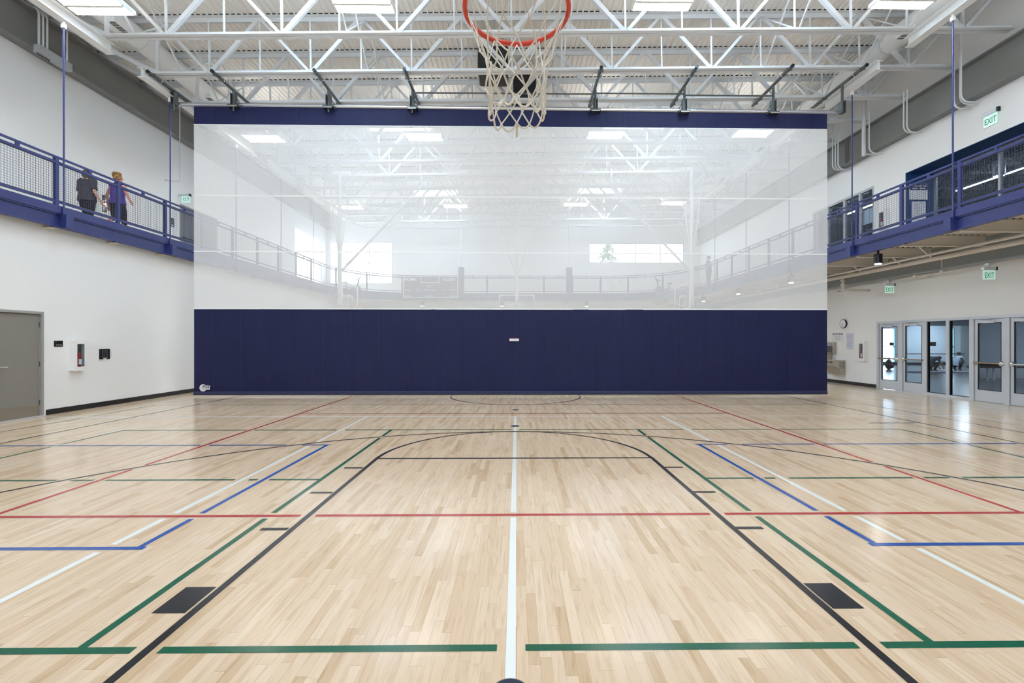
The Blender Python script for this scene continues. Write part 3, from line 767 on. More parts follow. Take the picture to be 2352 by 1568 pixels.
# ------------------------------------------------------------------ grey storage door, left wall
d1 = MB().box(XL-.075, XL-.035, 8.77, 9.625, .01, 2.115)
door = struct('door_1', d1, greydoor, 'grey storage door with lever handle in the lower left wall')
fr = MB()
for y0, y1 in ((8.72, 8.77), (9.625, 9.675)): fr.box(XL-.15, XL+.015, y0, y1, 0, 2.17)
fr.box(XL-.15, XL+.015, 8.77, 9.625, 2.12, 2.17); fr.build('door_frame', greyframe, door)
MB().box(XL-.035, XL-.032, 8.79, 9.61, .02, .24).build('kickplate', kick, door)
MB().box(XL-.2, XL+.06, 8.72, 9.67, 0, .012).build('threshold', alum, door)
for z in (1.90, 1.08, .28):
    MB().tube([(XL-.025, 9.627, z-.05), (XL-.025, 9.627, z+.05)], .012, 8).build('hinge', darksteel, door, True)
h = MB().tube([(XL-.035, 8.85, 1.05), (XL+.03, 8.85, 1.05), (XL+.03, 8.87, 1.05), (XL+.03, 8.98, 1.05)], .011, 8); h.tube([(XL-.035, 8.85, 1.05), (XL-.025, 8.85, 1.05)], .03, 14)
h.build('lever_handle', chrome, door, True)
MB().box(XL-.22, XL-.2, 8.6, 9.8, 0, 2.3).build('backing', greydoor, door)

# small things on the lower left wall
t = thing('room_sign', 'small black room sign reading STORAGE beside the grey door', 'sign', (XL+.01, 9.985, 1.5))
MB().rbox(XL, XL+.012, 9.89, 10.08, 1.435, 1.565, .004).build('plate', blackp, t)
b = MB(); text(b, 'STORAGE', .03, (XL+.0125, 9.99, 1.465), (0, 1, 0), (0, 0, 1), .001); text(b, '116', .024, (XL+.0125, 9.925, 1.53), (0, 1, 0), (0, 0, 1), .001)
b.build('lettering', paper, t)
cabin = mat('cabinet_inside', (.24, .23, .22), .5)
def extinguisher(x, y, z, s, parent_label, h=.42, grp=None):
    t = thing('fire_extinguisher', parent_label, 'extinguisher', (x, y, z))
    MB().tube([(x, y, z), (x, y, z+.01), (x, y, z+h*.72), (x, y, z+h*.80)], [.045, .052, .052, .02], 16).build('cylinder', redex, t, True)
    MB().box(x-.054, x+.054, y-.03, y+.03, z+h*.25, z+h*.5).build('instruction_label', paper, t)
    v = MB().tube([(x, y, z+h*.78), (x, y, z+h*.88)], .014, 8); v.bar((x, y-.02, z+h*.9), (x, y+.07, z+h*.98), .015, .012); v.bar((x, y-.02, z+h*.87), (x, y+.07, z+h*.86), .015, .01)
    v.build('valve', darksteel, t)
    MB().tube([(x, y-.01, z+h*.88), (x, y-.05, z+h*.8), (x, y-.062, z+h*.55), (x, y-.058, z+h*.3)], .009, 8).build('hose', blackp, t, True)
    return t
def ext_cabinet(sx, xw, y0, y1, z0, z1, dep, lab, lab2):
    """cabinet on a wall; sx=+1 projects to +x"""
    xf = xw+sx*dep
    t = thing('extinguisher_cabinet', lab, 'cabinet', (xw, (y0+y1)/2, z0))
    b = MB(); th = .012
    b.box(xw, xf, y0, y0+th, z0, z1); b.box(xw, xf, y1-th, y1, z0, z1); b.box(xw, xf, y0+th, y1-th, z0, z0+th); b.box(xw, xf, y0+th, y1-th, z1-th, z1)
    b.build('case', white, t)
    MB().box(xw+sx*.001, xw+sx*.004, y0+th, y1-th, z0+th, z1-th).build('back_panel', cabin, t)
    w = (y1-y0); f = MB(); a = xf+sx*.0005
    f.box(a, xf+sx*.004, y0-.005, y0+w*.22, z0-.005, z1+.005); f.box(a, xf+sx*.004, y1-w*.22, y1+.005, z0-.005, z1+.005)
    f.box(a, xf+sx*.004, y0+w*.22, y1-w*.22, z0-.005, z0+.09); f.box(a, xf+sx*.004, y0+w*.22, y1-w*.22, z1-.09, z1+.005); df = f.build('door_frame', white, t)
    MB().box(xf+sx*.001, xf+sx*.003, y0+w*.2, y1-w*.2, z0+.08, z1-.08).build('pane', glass, df)
    MB().tube([(xf, y0+w*.16, (z0+z1)/2+.03), (xf+sx*.02, y0+w*.16, (z0+z1)/2+.03), (xf+sx*.02, y0+w*.16, (z0+z1)/2-.03), (xf, y0+w*.16, (z0+z1)/2-.03)], .004, 6).build('latch', chrome, df, True)
    extinguisher(xw+sx*min(.056, dep*.55), (y0+y1)/2-.0, z0+th, sx, lab2, (z1-z0)*.72)
ext_cabinet(1, XL, 10.22, 10.52, .90, 1.585, .12, 'white extinguisher cabinet on the lower left wall near the grey door', 'red fire extinguisher inside the cabinet near the grey storage door')
ext_cabinet(-1, XR, 15.50, 15.80, .88, 1.56, .12, 'white extinguisher cabinet on the lower right wall beside the drinking fountain', 'fire extinguisher inside the cabinet beside the drinking fountain')
ext_cabinet(1, XLU, 13.55, 13.85, 5.30, 5.97, .03+.09, 'white extinguisher cabinet on the upper left wall between the two walking women', 'fire extinguisher inside the cabinet behind the two walking women')
ext_cabinet(-1, XR, 14.60, 14.93, 5.2, 5.84, .12, 'white extinguisher cabinet on the upper right wall beside the blue recess', 'fire extinguisher inside the cabinet beside the blue recess')
t = thing('wall_bracket', 'black wall bracket holding a grey device, right of the extinguisher cabinet', 'bracket', (XL, 11.09, 1.14))
b = MB().box(XL, XL+.03, 10.95, 10.985, 1.13, 1.34).box(XL, XL+.03, 10.95, 11.21, 1.34, 1.37).box(XL, XL+.03, 11.175, 11.21, 1.13, 1.34).box(XL, XL+.03, 10.985, 11.03, 1.13, 1.155).box(XL, XL+.03, 11.15, 11.175, 1.13, 1.155)
b.build('frame', blackp, t); MB().rbox(XL, XL+.045, 10.985, 11.13, 1.16, 1.335, .008).build('device', mat('device_grey', (.035, .035, .036), .4), t)
MB().tube([(XL+.01, 11.205, 1.33), (XL+.02, 11.25, 1.30), (XL+.02, 11.27, 1.24), (XL+.015, 11.255, 1.18), (XL+.01, 11.22, 1.15)], .002, 6).build('cable', mat('cable_grey', (.5, .5, .5), .5), t, True)

# ------------------------------------------------------------------ upper left wall items
d2 = MB().box(XLU-.09, XLU-.05, 16.95, 17.94, ZT, 6.55).box(XLU-.09, XLU-.05, 17.95, 18.95, ZT, 6.55)
door = struct('door_2', d2, mat('blue_grey_door', (.13, .14, .17), .5), 'grey double door on the raised track, left side')
fr = MB().box(XLU-.2, XLU+.012, 16.9, 16.95, ZT, 6.6).box(XLU-.2, XLU+.012, 18.95, 19.0, ZT, 6.6).box(XLU-.2, XLU+.012, 16.95, 18.95, 6.55, 6.6); fr.build('door_frame', greyframe, door)
MB().box(XLU-.05, XLU-.047, 17.0, 17.9, ZT+.03, ZT+.25).build('kickplate', kick, door); MB().box(XLU-.05, XLU-.047, 18.0, 18.9, ZT+.03, ZT+.25).build('kickplate', kick, door)
MB().tube([(XLU-.03, 17.1, 5.4), (XLU+.03, 17.1, 5.4), (XLU+.03, 17.85, 5.4)], .02, 8).build('push_bar', blackp, door, True)
MB().box(XLU-.3, XLU-.21, 16.6, 19.3, ZT, 6.9).build('backing', greydoor, door)
t = thing('stair_sign', 'black sign with white stair symbol beside the grey door on the left track', 'sign', (XLU, 16.53, 5.67))
MB().rbox(XLU, XLU+.012, 16.44, 16.62, 5.66, 5.97, .004).build('plate', blackp, t)
b = MB().bar((XLU+.014, 16.48, 5.80), (XLU+.014, 16.58, 5.93), .004, .02, (1, 0, 0)); b.box(XLU+.012, XLU+.016, 16.47, 16.59, 5.715, 5.73); b.box(XLU+.012, XLU+.016, 16.49, 16.57, 5.69, 5.70)
b.build('symbol', paper, t)

def exit_flag(x, y, zt, lab, w=.30, stem=.1, xm=None, col=None):
    """exit sign whose face looks down the hall towards the viewer"""
    t = thing('exit_sign', lab, 'exit sign', (x, y, zt-.3), 'lit exit signs')
    MB().rbox(x-w/2-.01, x+w/2+.01, y-.04, y+.04, zt-.075, zt, .006).build('housing', alum, t)
    MB().box(x+w/2-.02, x+w/2+.016, y-.046, y+.046, zt-.08, zt+.004).build('end_cap', blackp, t)
    pn = MB().box(x-w/2, x+w/2, y-.004, y+.004, zt-.30, zt-.07).build('panel', exitw, t)
    b = MB(); text(b, 'EXIT', .19, (x, y-.0045, zt-.262), (1, 0, 0), (0, 0, 1), .002, bold=.012, sx=.62); b.build('lettering', greenl, pn)
    m = MB()
    if xm is None: m.tube([(x, y, zt), (x, y, zt+stem)], .02, 8); m.box(x-.06, x+.06, y-.05, y+.05, zt+stem-.01, zt+stem+.03)
    else: m.box(min(x, xm), max(x, xm), y-.03, y+.03, zt-.06, zt-.01)
    m.build('mount', alum, t); return t
exit_flag(11.5, 11.0, 3.36, 'lit green EXIT sign hung from the conduit above the glass doors, the nearer one', .31, .06)
exit_flag(11.62, 14.12, 3.36, 'lit green EXIT sign hung beside the drinking fountain end, the farther one', .28, .06)
exit_flag(-12.08, 16.84, 6.93, 'lit green exit sign above the grey door on the left track', .30, .1, XLU)
t = thing('exit_sign', 'lit green EXIT sign flat on the upper right wall above the blue recess', 'exit sign', (XR, 11.4, 6.95), 'lit exit signs')
MB().rbox(XR-.07, XR, 11.22, 11.60, 7.28, 7.38, .006).build('housing', alum, t); MB().box(XR-.074, XR, 11.20, 11.24, 7.275, 7.385).build('end_cap', blackp, t)
MB().box(XR-.04, XR-.034, 11.24, 11.58, 7.0, 7.28).build('panel', exitw, t)
b = MB(); text(b, 'EXIT', .21, (XR-.0405, 11.41, 7.06), (0, -1, 0), (0, 0, 1), .002, bold=.012, sx=.68); b.build('lettering', greenl, t)

# conduits
solo('conduit', MB().tube([(-11.95, 16.35, 9.9), (-11.95, 16.35, 7.25), (-12.0, 16.33, 7.22), (XLU, 16.2, 7.22)], .018, 8), steelw, 'thin white conduit down the upper left wall beside the curtain edge', 'conduit', None, True)
jb = thing('junction_box', 'grey electrical gutter box on the left roof beam with bent conduits', 'electrical box', (-11.9, 11.9, 8.74))
MB().rbox(-12.02, -11.86, 11.5, 12.35, 8.74, 8.95, .008).build('box', mat('box_grey', (.45, .47, .48), .4), jb)
for y in (11.56, 11.66, 11.76, 12.18, 12.27):
    p = [(-11.94, y, 8.95)]+[(-11.94, y, 9.72)]+[(-11.94-.18*(1-math.cos(a)), y, 9.72+.18*math.sin(a)) for a in (.3, .6, .9, 1.2, 1.57)]+[(-12.3, y, 9.90)]
    MB().tube(p, .024, 8).build('conduit', steelw, jb, True)
for k in range(6): MB().tube([(-11.94, 11.53+.055*k, 8.74), (-11.94, 11.53+.055*k, 8.70)], .018, 8).build('knockout', darksteel, jb, True)
def dropc(x, y, zt, zb, r, dy=0.):
    a = [(x, y, zt), (x, y, zb+.2)]+[(x+.2*(1-math.cos(q)), y+dy*(1-math.cos(q)), zb+.2-.2*math.sin(q)) for q in (.3, .6, .9, 1.2, 1.57)]+[(XR-.0, y+dy, zb)]
    return MB().tube(a, r, 8)
names = ['nearest bundle', 'second bundle', 'third bundle', 'fourth bundle, beside the curtain end']
for k, (y, zt, zb, lst) in enumerate(((11.95, 9.9, 7.70, [(0, .024), (-.2, .02), (-.26, .02)]), (13.4, 9.0, 7.74, [(0, .02), (.08, .02)]), (14.95, 9.1, 7.72, [(-.1, .02)]), (16.3, 9.9, 7.74, [(0, .022), (.1, .022), (.2, .022)]))):
    t = thing('conduit_bundle', f'white bent conduits in front of the grey right beam, {names[k]}', 'conduit', (11.5, y, zb), 'conduits on the right wall')
    for i, (dy, r) in enumerate(lst): dropc(11.55-.03*i, y+dy, zt, zb+.02*i, r).build('conduit', steelw, t, True)
solo('roof_drain_pipe', MB().tube([(11.55, 15.08, 10.1), (11.55, 15.08, 7.72)], .062, 14).tube([(11.55, 15.08, 7.78), (XR, 15.08, 7.78)], .03, 10), steelw, 'thick white vertical pipe against the right roof beam', 'pipe', None, True)
# sprinkler pipes under the right track
for (x, z, r, y0, y1, lb) in ((11.08, 3.74, .06, YN, 26, 'thick white sprinkler main under the right track'), (10.55, 3.76, .025, YN, 26, 'thin white sprinkler branch pipe under the right track'), (10.95, 3.86, .03, YN, 14.6, 'thin white pipe high under the right track beside the wall beam')):
    solo('sprinkler_pipe', MB().tube([(x, y0, z), (x, y1, z)], r, 12), und, lb, 'pipe', None, True)
t = thing('sprinkler_drop', 'white pipe elbow and valve dropping from the sprinkler main near the curtain end', 'pipe', (11.08, 15.4, 3.2))
MB().tube([(11.08, 15.4, 3.7), (11.08, 15.4, 3.36), (11.12, 15.4, 3.30), (11.3, 15.4, 3.28), (XR, 15.4, 3.28)], .045, 10).build('pipe', und, t, True)
for z in (3.62, 3.48): MB().tube([(11.08, 15.4, z-.02), (11.08, 15.4, z+.02)], .075, 12).build('flange', und, t, True)
MB().tube([(11.08, 15.4, 3.3), (11.08, 15.4, 3.12)], .02, 8).build('drain', und, t, True); MB().box(10.9, 11.0, 15.38, 15.42, 3.24, 3.26).build('gauge', blackp, t)
t = thing('wall_conduit', 'thin white conduit with boxes along the top of the lower right wall', 'conduit', (11.88, 12.5, 3.42))
MB().tube([(11.62, 11.0, 3.45), (11.7, 11.1, 3.45), (11.72, 14.1, 3.45)], .016, 8).build('pipe', und, t, True)
MB().tube([(11.71, 12.45, 3.45), (11.71, 12.45, 3.78), (11.64, 12.45, 3.84), (11.2, 12.45, 3.86)], .018, 8).build('riser', und, t, True)
for y in (12.45, 13.3): MB().box(11.67, 11.76, y-.05, y+.05, 3.43, 3.5).build('box', und, t)
for k, y in enumerate((11.9, 12.9, 14.4)):
    b = MB().bar((10.5, y, 4.1), (11.08, y+.15, 3.76), .03, .03)
    solo('pipe_brace', b, und, f'white slanted pipe brace under the right track, {ORD[k]}', 'brace', 'pipe braces')

def can(x, y, lb):
    t = thing('downlight', lb, 'light', (x, y, 3.66), 'black can lights under the track')
    MB().tube([(x, y, 3.67), (x, y, 3.93)], .10, 20).build('can', blackp, t, True)
    MB().tube([(x, y, 3.655), (x, y, 3.672)], .075, 20).build('lens', canl, t, True)
    MB().box(x-.02, x+.02, y-.02, y+.02, 3.93, 4.17).build('stem', blackp, t)
for k, y in enumerate((12.35, 16.3, 20.2, 24.0)): can(9.85, y, f'black can light under the right track, {ORD[k]} of the row')
for k, x in enumerate((-5.7, -.9, 4.2)): can(x, 27.45, 'black can light under the far track, ' + ['left', 'middle', 'right'][k] + ' one')

# ------------------------------------------------------------------ glass doors, lower right wall
xf0, xf1 = XR-.03, XR+.08
fr = MB()
for y0, y1 in ((15.0, 15.08), (14.07, 14.20), (13.22, 13.33), (12.53, 12.62), (11.85, 11.96), (10.98, 11.10), (10.10, 10.2), (9.0, 9.06)): fr.box(xf0, xf1, y0, y1, 0, 2.14)
fr.box(xf0, xf1, 9.0, 15.08, 2.13, 2.2)
for y0, y1 in ((12.62, 13.22), (11.96, 12.53), (9.06, 10.1)): fr.box(xf0, xf1, y0, y1, 0, .07)
struct('trim_1', fr, alum, 'aluminium frame of the glass entrance in the lower right wall')
b = MB()
for y0, y1 in ((14.95, 15.0), (14.07, 14.12), (13.22, 13.26), (11.85, 11.88), (10.98, 11.02)): b.box(xf0+.03, xf0+.035, y0, y1, 0, 2.13)
dl = ['glass entrance door farthest from the viewpoint, next to the wall corner', 'second farthest glass entrance door with bronze push bar', 'glass entrance door nearer than the two fixed panes, bronze bar', 'nearest glass entrance door with white push bar at the frame edge']
for k, (y0, y1, hub, bm) in enumerate(((14.21, 14.99, 'n', brass), (13.34, 14.06, 'f', brass), (11.11, 11.84, 'n', brass), (10.21, 10.97, 'f', chrome))):
    m = MB(); a, c = XR+.005, XR+.05
    m.box(a, c, y0, y0+.085, .01, 2.12); m.box(a, c, y1-.085, y1, .01, 2.12); m.box(a, c, y0+.085, y1-.085, .01, .31); m.box(a, c, y0+.085, y1-.085, 2.02, 2.12)
    o = struct(f'door_{k+3}', m, alum, dl[k])
    MB().box(XR+.024, XR+.031, y0+.08, y1-.08, .3, 2.03).build('pane', glassd, o)
    g = MB()
    for (p, q, z0, z1) in ((y0+.075, y0+.09, .3, 2.03), (y1-.09, y1-.075, .3, 2.03), (y0+.08, y1-.08, .3, .315), (y0+.08, y1-.08, 2.015, 2.03)): g.box(XR+.001, XR+.02, p, q, z0, z1)
    g.build('gasket', blackp, o)
    MB().tube([(XR-.055, y0+.05, 1.0), (XR-.055, y1-.05, 1.0)], .02, 10).build('push_bar', bm, o, True)
    yh = y0+.05 if hub == 'n' else y1-.05; yo = y1-.05 if hub == 'n' else y0+.05
    h = MB().tube([(XR+.005, yh, 1.0), (XR-.035, yh, 1.0), (XR-.06, yh, 1.0), (XR-.075, yh, 1.0)], [.065, .065, .05, .01], 20); h.build('bar_hub', chrome, o, True)
    MB().box(XR-.07, XR+.005, yo-.03, yo+.03, .975, 1.025).build('bar_end', bm, o)
    MB().rbox(XR-.06, XR+.004, (y0+y1)/2-.17, (y0+y1)/2+.13, 2.02, 2.085, .006).build('closer', alum, o)
    MB().bar((XR-.035, (y0+y1)/2-.1, 2.10), (XR-.045, (y0+y1)/2+.2, 2.115), .02, .012).build('closer_arm', alumd, o)
for k, (y0, y1) in enumerate(((12.62, 13.22), (11.96, 12.53), (9.06, 10.1))):
    g = MB()
    for (p, q, z0, z1) in ((y0, y0+.015, .07, 2.13), (y1-.02, y1, .07, 2.13), (y0, y1, .07, .085), (y0, y1, 2.115, 2.13)): g.box(XR+.0, XR+.06, p, q, z0, z1)
    o = struct(f'window_{k+4}', g, blackp, ['fixed glass pane between the doors, the farther one', 'fixed glass pane between the doors, the nearer one', 'fixed glass pane nearest the viewpoint'][k])
    MB().box(XR+.03, XR+.037, y0, y1, .07, 2.13).build('pane', glassd, o)
solo('glass_sign', MB().box(XR+.015, XR+.02, 14.44, 14.60, 1.42, 1.52), blackp, 'small black plate on the farthest glass door', 'sign')
solo('glass_sign', MB().box(XR+.022, XR+.028, 12.98, 13.16, 1.42, 1.54), blackp, 'small black plate on the farther fixed glass pane', 'sign')

# lower right wall things: clock, notices, fountain
t = thing('wall_clock', 'round white wall clock with black rim above the notices', 'clock', (XR, 16.62, 2.04))
MB().tube([(XR, 16.62, 2.2), (XR-.05, 16.62, 2.2)], .165, 32).build('rim', blackp, t, True)
MB().tube([(XR-.0505, 16.62, 2.2), (XR-.056, 16.62, 2.2)], .148, 32).build('face', paper, t, True)
b = MB().bar((XR-.058, 16.62, 2.2), (XR-.058, 16.60, 2.09), .003, .010, (1, 0, 0)); b.bar((XR-.058, 16.62, 2.2), (XR-.058, 16.70, 2.165), .003, .013, (1, 0, 0))
for k in range(12):
    a = k*PI/6; b.bar((XR-.0575, 16.62+.12*math.sin(a), 2.2+.12*math.cos(a)), (XR-.0575, 16.62+.138*math.sin(a), 2.2+.138*math.cos(a)), .003, .006, (1, 0, 0))
b.build('hands_and_marks', ink, t)
t = thing('notice_sign', 'white notice sign with navy heading above the drinking fountain', 'sign', (XR, 16.95, 1.56))
MB().box(XR-.008, XR, 16.68, 17.22, 1.56, 1.86).build('board', paper, t)
MB().box(XR-.010, XR-.008, 16.69, 17.21, 1.795, 1.85).build('heading', navyi, t)
b = MB()
for y0, y1 in ((16.73, 16.83), (16.85, 16.97), (16.99, 17.17)): b.box(XR-.0115, XR-.010, y0, y1, 1.812, 1.834)
b.build('heading_print', paper, t)
b = MB()
for k in range(4): b.box(XR-.010, XR-.008, 16.76+.03*(k % 2), 17.15-.03*(k % 2), 1.745-.045*k, 1.757-.045*k)
for (p, q, z0, z1) in ((16.68, 17.22, 1.56, 1.565), (16.68, 17.22, 1.855, 1.86), (16.68, 16.685, 1.56, 1.86), (17.215, 17.22, 1.56, 1.86)): b.box(XR-.0102, XR-.008, p, q, z0, z1)
b.build('print_lines', mat('print_grey', (.25, .25, .28), .6), t)
t = thing('notice_sheet', 'tall pale sheet of printed rules right of the notice sign', 'sign', (XR, 16.32, 1.26))
MB().box(XR-.006, XR, 16.14, 16.50, 1.26, 1.86).build('board', mat('rules_paper', (.68, .69, .80), .6), t)
b = MB()
for k in range(22):
    if k in (1, 9): continue
    b.box(XR-.0075, XR-.006, 16.17+random.uniform(0, .08), 16.47, 1.81-.022*k, 1.815-.022*k)
b.box(XR-.0075, XR-.006, 16.30, 16.33, 1.28, 1.32); b.build('print_lines', mat('print_violet', (.33, .33, .48), .6), t)
t = thing('drinking_fountain', 'stainless steel drinking fountain with bottle filler beside the curtain', 'drinking fountain', (XR, 17.0, .32))
def prof(y0, y1, pts): return MB().poly([(x, y0, z) for x, z in pts], (0, y1-y0, 0))
prof(16.55, 17.25, [(XR, .33), (XR-.16, .33), (XR-.20, .55), (XR-.42, .66), (XR-.44, .84), (XR-.42, .86), (XR, .86)]).build('low_basin', stain, t)
prof(17.25, 18.0, [(XR, .60), (XR-.18, .60), (XR-.44, .92), (XR-.44, 1.08), (XR, 1.10)]).build('high_basin', stain, t)
MB().rbox(XR-.10, XR, 17.02, 17.62, 1.10, 1.52, .01).build('bottle_filler', stain, t)
MB().box(XR-.103, XR-.10, 17.10, 17.50, 1.13, 1.38).build('filler_alcove', mat('alcove_dark', (.14, .13, .12), .25, metal=.5), t)
MB().box(XR-.115, XR-.10, 17.17, 17.42, 1.40, 1.46).build('filler_label', mat('label_blue', (.30, .42, .62), .4), t)
MB().tube([(XR-.26, 16.75, .86), (XR-.26, 16.75, .92), (XR-.29, 16.75, .94)], .016, 8).build('bubbler', chrome, t, True)
g = MB()
for k in range(2):
    for j in range(8): g.box(XR-.23+k*.11, XR-.15+k*.11, 16.545, 16.55, .57+j*.03, .585+j*.03)
g.build('vent', staind, t)
b = MB()
for k in range(3): b.box(XR-.444, XR-.44, 16.62+k*.2, 16.75+k*.2, .77, .81)
b.build('push_button', blackp, t)

# ------------------------------------------------------------------ blue recess and windows, upper right wall
XG = 12.85
b = MB().box(XR-.003, XG+.1, 13.955, 13.972, ZT, 6.725); struct('wall_right', b, bluewall, 'navy blue side of the recess in the upper right wall')
b = MB().box(XR-.003, XG+.1, 8.2, 13.972, 6.725, 6.742); struct('ceiling', b, bluewall, 'navy blue soffit of the recess in the upper right wall')
b = MB()
for y0, y1 in ((13.88, 13.95), (12.0, 12.06), (10.3, 10.36), (8.2, 8.26)): b.box(XG, XG+.08, y0, y1, ZT, 6.74)
b.box(XG+.004, XG+.076, 8.2, 13.95, ZT, ZT+.12); b.box(XG+.004, XG+.076, 8.2, 13.95, 6.66, 6.72)
o = struct('window_7', b, alumd, 'large interior glass wall of the fitness room behind the blue recess')
MB().box(XG+.035, XG+.042, 8.2, 13.97, ZT+.1, 6.7).build('pane', glassd, o)
t = thing('wall_sign', 'white sign with navy heading on the blue recess side', 'sign', (12.4, 13.97, 5.9))
MB().box(12.10, 12.66, 13.94, 13.953, 5.92, 6.40).build('board', paper, t); MB().box(12.11, 12.65, 13.935, 13.94, 6.21, 6.39).build('heading', navyi, t)
b = MB()
for x0, x1, z0 in ((12.14, 12.22, 6.32), (12.25, 12.33, 6.32), (12.36, 12.47, 6.32), (12.50, 12.62, 6.32), (12.18, 12.27, 6.25), (12.29, 12.36, 6.25), (12.40, 12.58, 6.25)): b.box(x0, x1, 13.932, 13.935, z0, z0+.03)
b.build('heading_print', paper, t)
t = thing('wall_poster', 'tall pale printed poster below the sign on the blue recess side', 'poster', (12.38, 13.97, 5.25))
MB().box(12.17, 12.60, 13.94, 13.953, 5.22, 5.86).build('sheet', paper, t)
b = MB()
for k in range(14): b.box(12.21, 12.56-.08*(k % 3), 13.937, 13.94, 5.80-.034*k, 5.808-.034*k)
b.tube([(12.385, 13.937, 5.28), (12.385, 13.94, 5.28)], .025, 12); b.build('print_lines', mat('print_violet', (.33, .33, .48), .6), t)
b = MB().box(XR-.006, XR+.09, 15.22, 15.28, ZT+.1, 6.78).box(XR-.006, XR+.09, 18.34, 18.4, ZT+.1, 6.78).box(XR-.01, XR+.1, 15.22, 18.4, 6.70, 6.78).box(XR+.0, XR+.1, 15.22, 18.4, ZT+.1, ZT+.17)
for y in (15.86, 16.62, 17.5): b.box(XR-.006, XR+.09, y-.04, y+.04, ZT+.1, 6.74)
o = struct('window_8', b, alumd, 'interior windows of the fitness room beside the curtain end')
MB().box(XR+.05, XR+.057, 15.22, 18.4, ZT+.1, 6.75).build('pane', glassd, o)
solo('window_shade', MB().box(XR+.12, XR+.14, 15.24, 15.86, 5.62, 6.12), paper, 'white panel behind the fitness room window nearest the blue recess', 'panel')

# fitness room (upper right) and studio (lower right)
dg = mat('fitness_grey', (.30, .37, .42), .7); dgd = mat('fitness_deck', (.38, .44, .48), .6)
struct('wall_fitness', MB().box(12.2, 27, 27.2, 27.4, 4.2, 9.0), dg, 'dark far wall of the fitness room'); struct('wall_fitness', MB().box(27.05, 27.2, 3, 27.4, 4.2, 9.0), dg, 'dark side wall of the fitness room'); struct('wall_fitness', MB().box(12.2, 27, 2.8, 3.0, 4.2, 9.0), dg, 'dark near wall of the fitness room'); struct('floor_fitness', MB().box(12.2, 27.2, 3, 27.4, 4.2, ZT), mat('fitness_floor', (.06, .06, .065), .5), 'dark fitness room floor')
b = MB(); pts = []; y = 2.8
while y < 27.4:
    for dy, dz in ((0, 0), (.1, 0), (.12, .06), (.28, .06)): pts.append((y+dy, 8.6+dz))
    y += .3
n = len(pts); b.add([(12.2, p, q) for p, q in pts]+[(27.2, p, q) for p, q in pts], [(i, i+1, n+i+1, n+i) for i in range(n-1)]); struct('ceiling_fitness', b, dgd, 'dark metal deck ceiling of the fitness room')
for k, y in enumerate((10.5, 13.2, 15.9, 18.6, 21.3, 24.0)):
    t = thing('fitness_joist', f'open-web joist in the fitness room ceiling, {ORD[k]}', 'joist', (19, y, 7.8), 'fitness room joists')
    MB().box(12.3, 26.5, y-.06, y+.06, 7.8, 7.86).build('bottom_chord', dgd, t); MB().box(12.3, 26.5, y-.06, y+.06, 8.5, 8.6).build('top_chord', dgd, t)
    b = MB()
    for i in range(8):
        MB().bar((12.9+i*1.6, y, 7.84), (13.7+i*1.6, y, 8.5), .06, .05, (0, 1, 0)).build('diagonal', dgd, t); MB().bar((14.5+i*1.6, y, 7.84), (13.7+i*1.6, y, 8.5), .06, .05, (0, 1, 0)).build('diagonal', dgd, t)
for k, (x, y0, y1) in enumerate(((13.9, 16.5, 19.2), (15.6, 10, 12.6), (15.9, 19.5, 22.0), (17.9, 14.2, 18.4), (17.9, 20.0, 23.0), (20.6, 12, 15), (20.6, 18, 22))):
    t = thing('linear_light', f'bright linear light in the fitness room ceiling, {ORD[k]} from the glass', 'light', (x, y0, 7.66), 'linear lights of the fitness room')
    MB().box(x-.06, x+.06, y0, y1, 7.68, 7.76).build('housing', alum, t); MB().box(x-.05, x+.05, y0, y1, 7.665, 7.68).build('lens', striplens, t)
t = thing('pendant_light', 'round pendant downlight behind the nearest fitness room glass', 'light', (15.9, 14.9, 6.985))
MB().tube([(15.9, 14.9, 7.0), (15.9, 14.9, 7.5)], .16, 16).build('can', alum, t, True); MB().tube([(15.9, 14.9, 6.985), (15.9, 14.9, 7.0)], .13, 16).build('lens', striplens, t, True); MB().tube([(15.9, 14.9, 7.5), (15.9, 14.9, 8.6)], .01, 6).build('stem', alum, t)
def treadmill(px, py, lb):
    x = y = 0; t = thing('treadmill', lb, 'treadmill', (0, 0, 0), 'exercise machines in the fitness room')
    MB().rbox(x-.4, x+.4, y-.85, y+.85, ZT, ZT+.16, .03).build('deck', blackp, t); MB().box(x-.26, x+.26, y-.8, y+.6, ZT+.16, ZT+.17).build('belt', mat('belt', (.03, .03, .03), .8), t)
    for s in (-1, 1):
        MB().bar((x+s*.36, y+.7, ZT+.1), (x+s*.36, y+.5, ZT+1.15), .06, .1).build('upright', darksteel, t)
        MB().tube([(x+s*.36, y+.5, ZT+1.05), (x+s*.36, y+.2, ZT+1.0), (x+s*.36, y-.1, ZT+.95)], .025, 8).build('handrail', blackp, t, True)
    cs = MB().bar((x, y+.42, ZT+1.12), (x, y+.60, ZT+1.45), .74, .08, (0, 0, 1)).build('console', blackp, t); MB().bar((x, y+.375, ZT+1.15), (x, y+.54, ZT+1.43), .5, .01).build('screen', mat('screen_dark', (.02, .03, .04), .1), cs)
    t.location = (px, py, 0); t.rotation_euler.z = PI/2
treadmill(14.0, 15.7, 'treadmill behind the fitness room windows, nearest one'); treadmill(14.0, 16.9, 'treadmill behind the fitness room windows, middle one'); treadmill(14.0, 18.1, 'treadmill behind the fitness room windows, farthest one')
sw = mat('studio_wall', (.62, .68, .72), .7); sg = mat('studio_grey', (.40, .44, .49), .7); sgr = mat('studio_green_grey', (.42, .48, .47), .7)
b = MB(); wally(b, 30, 30.2, 12.2, 33, 0, 3.1, [(24.05, 25.1, .12, 2.4), (28.55, 29.05, .12, 2.4)]); struct('wall_studio', b, sw, 'pale far wall of the studio behind the glass doors')
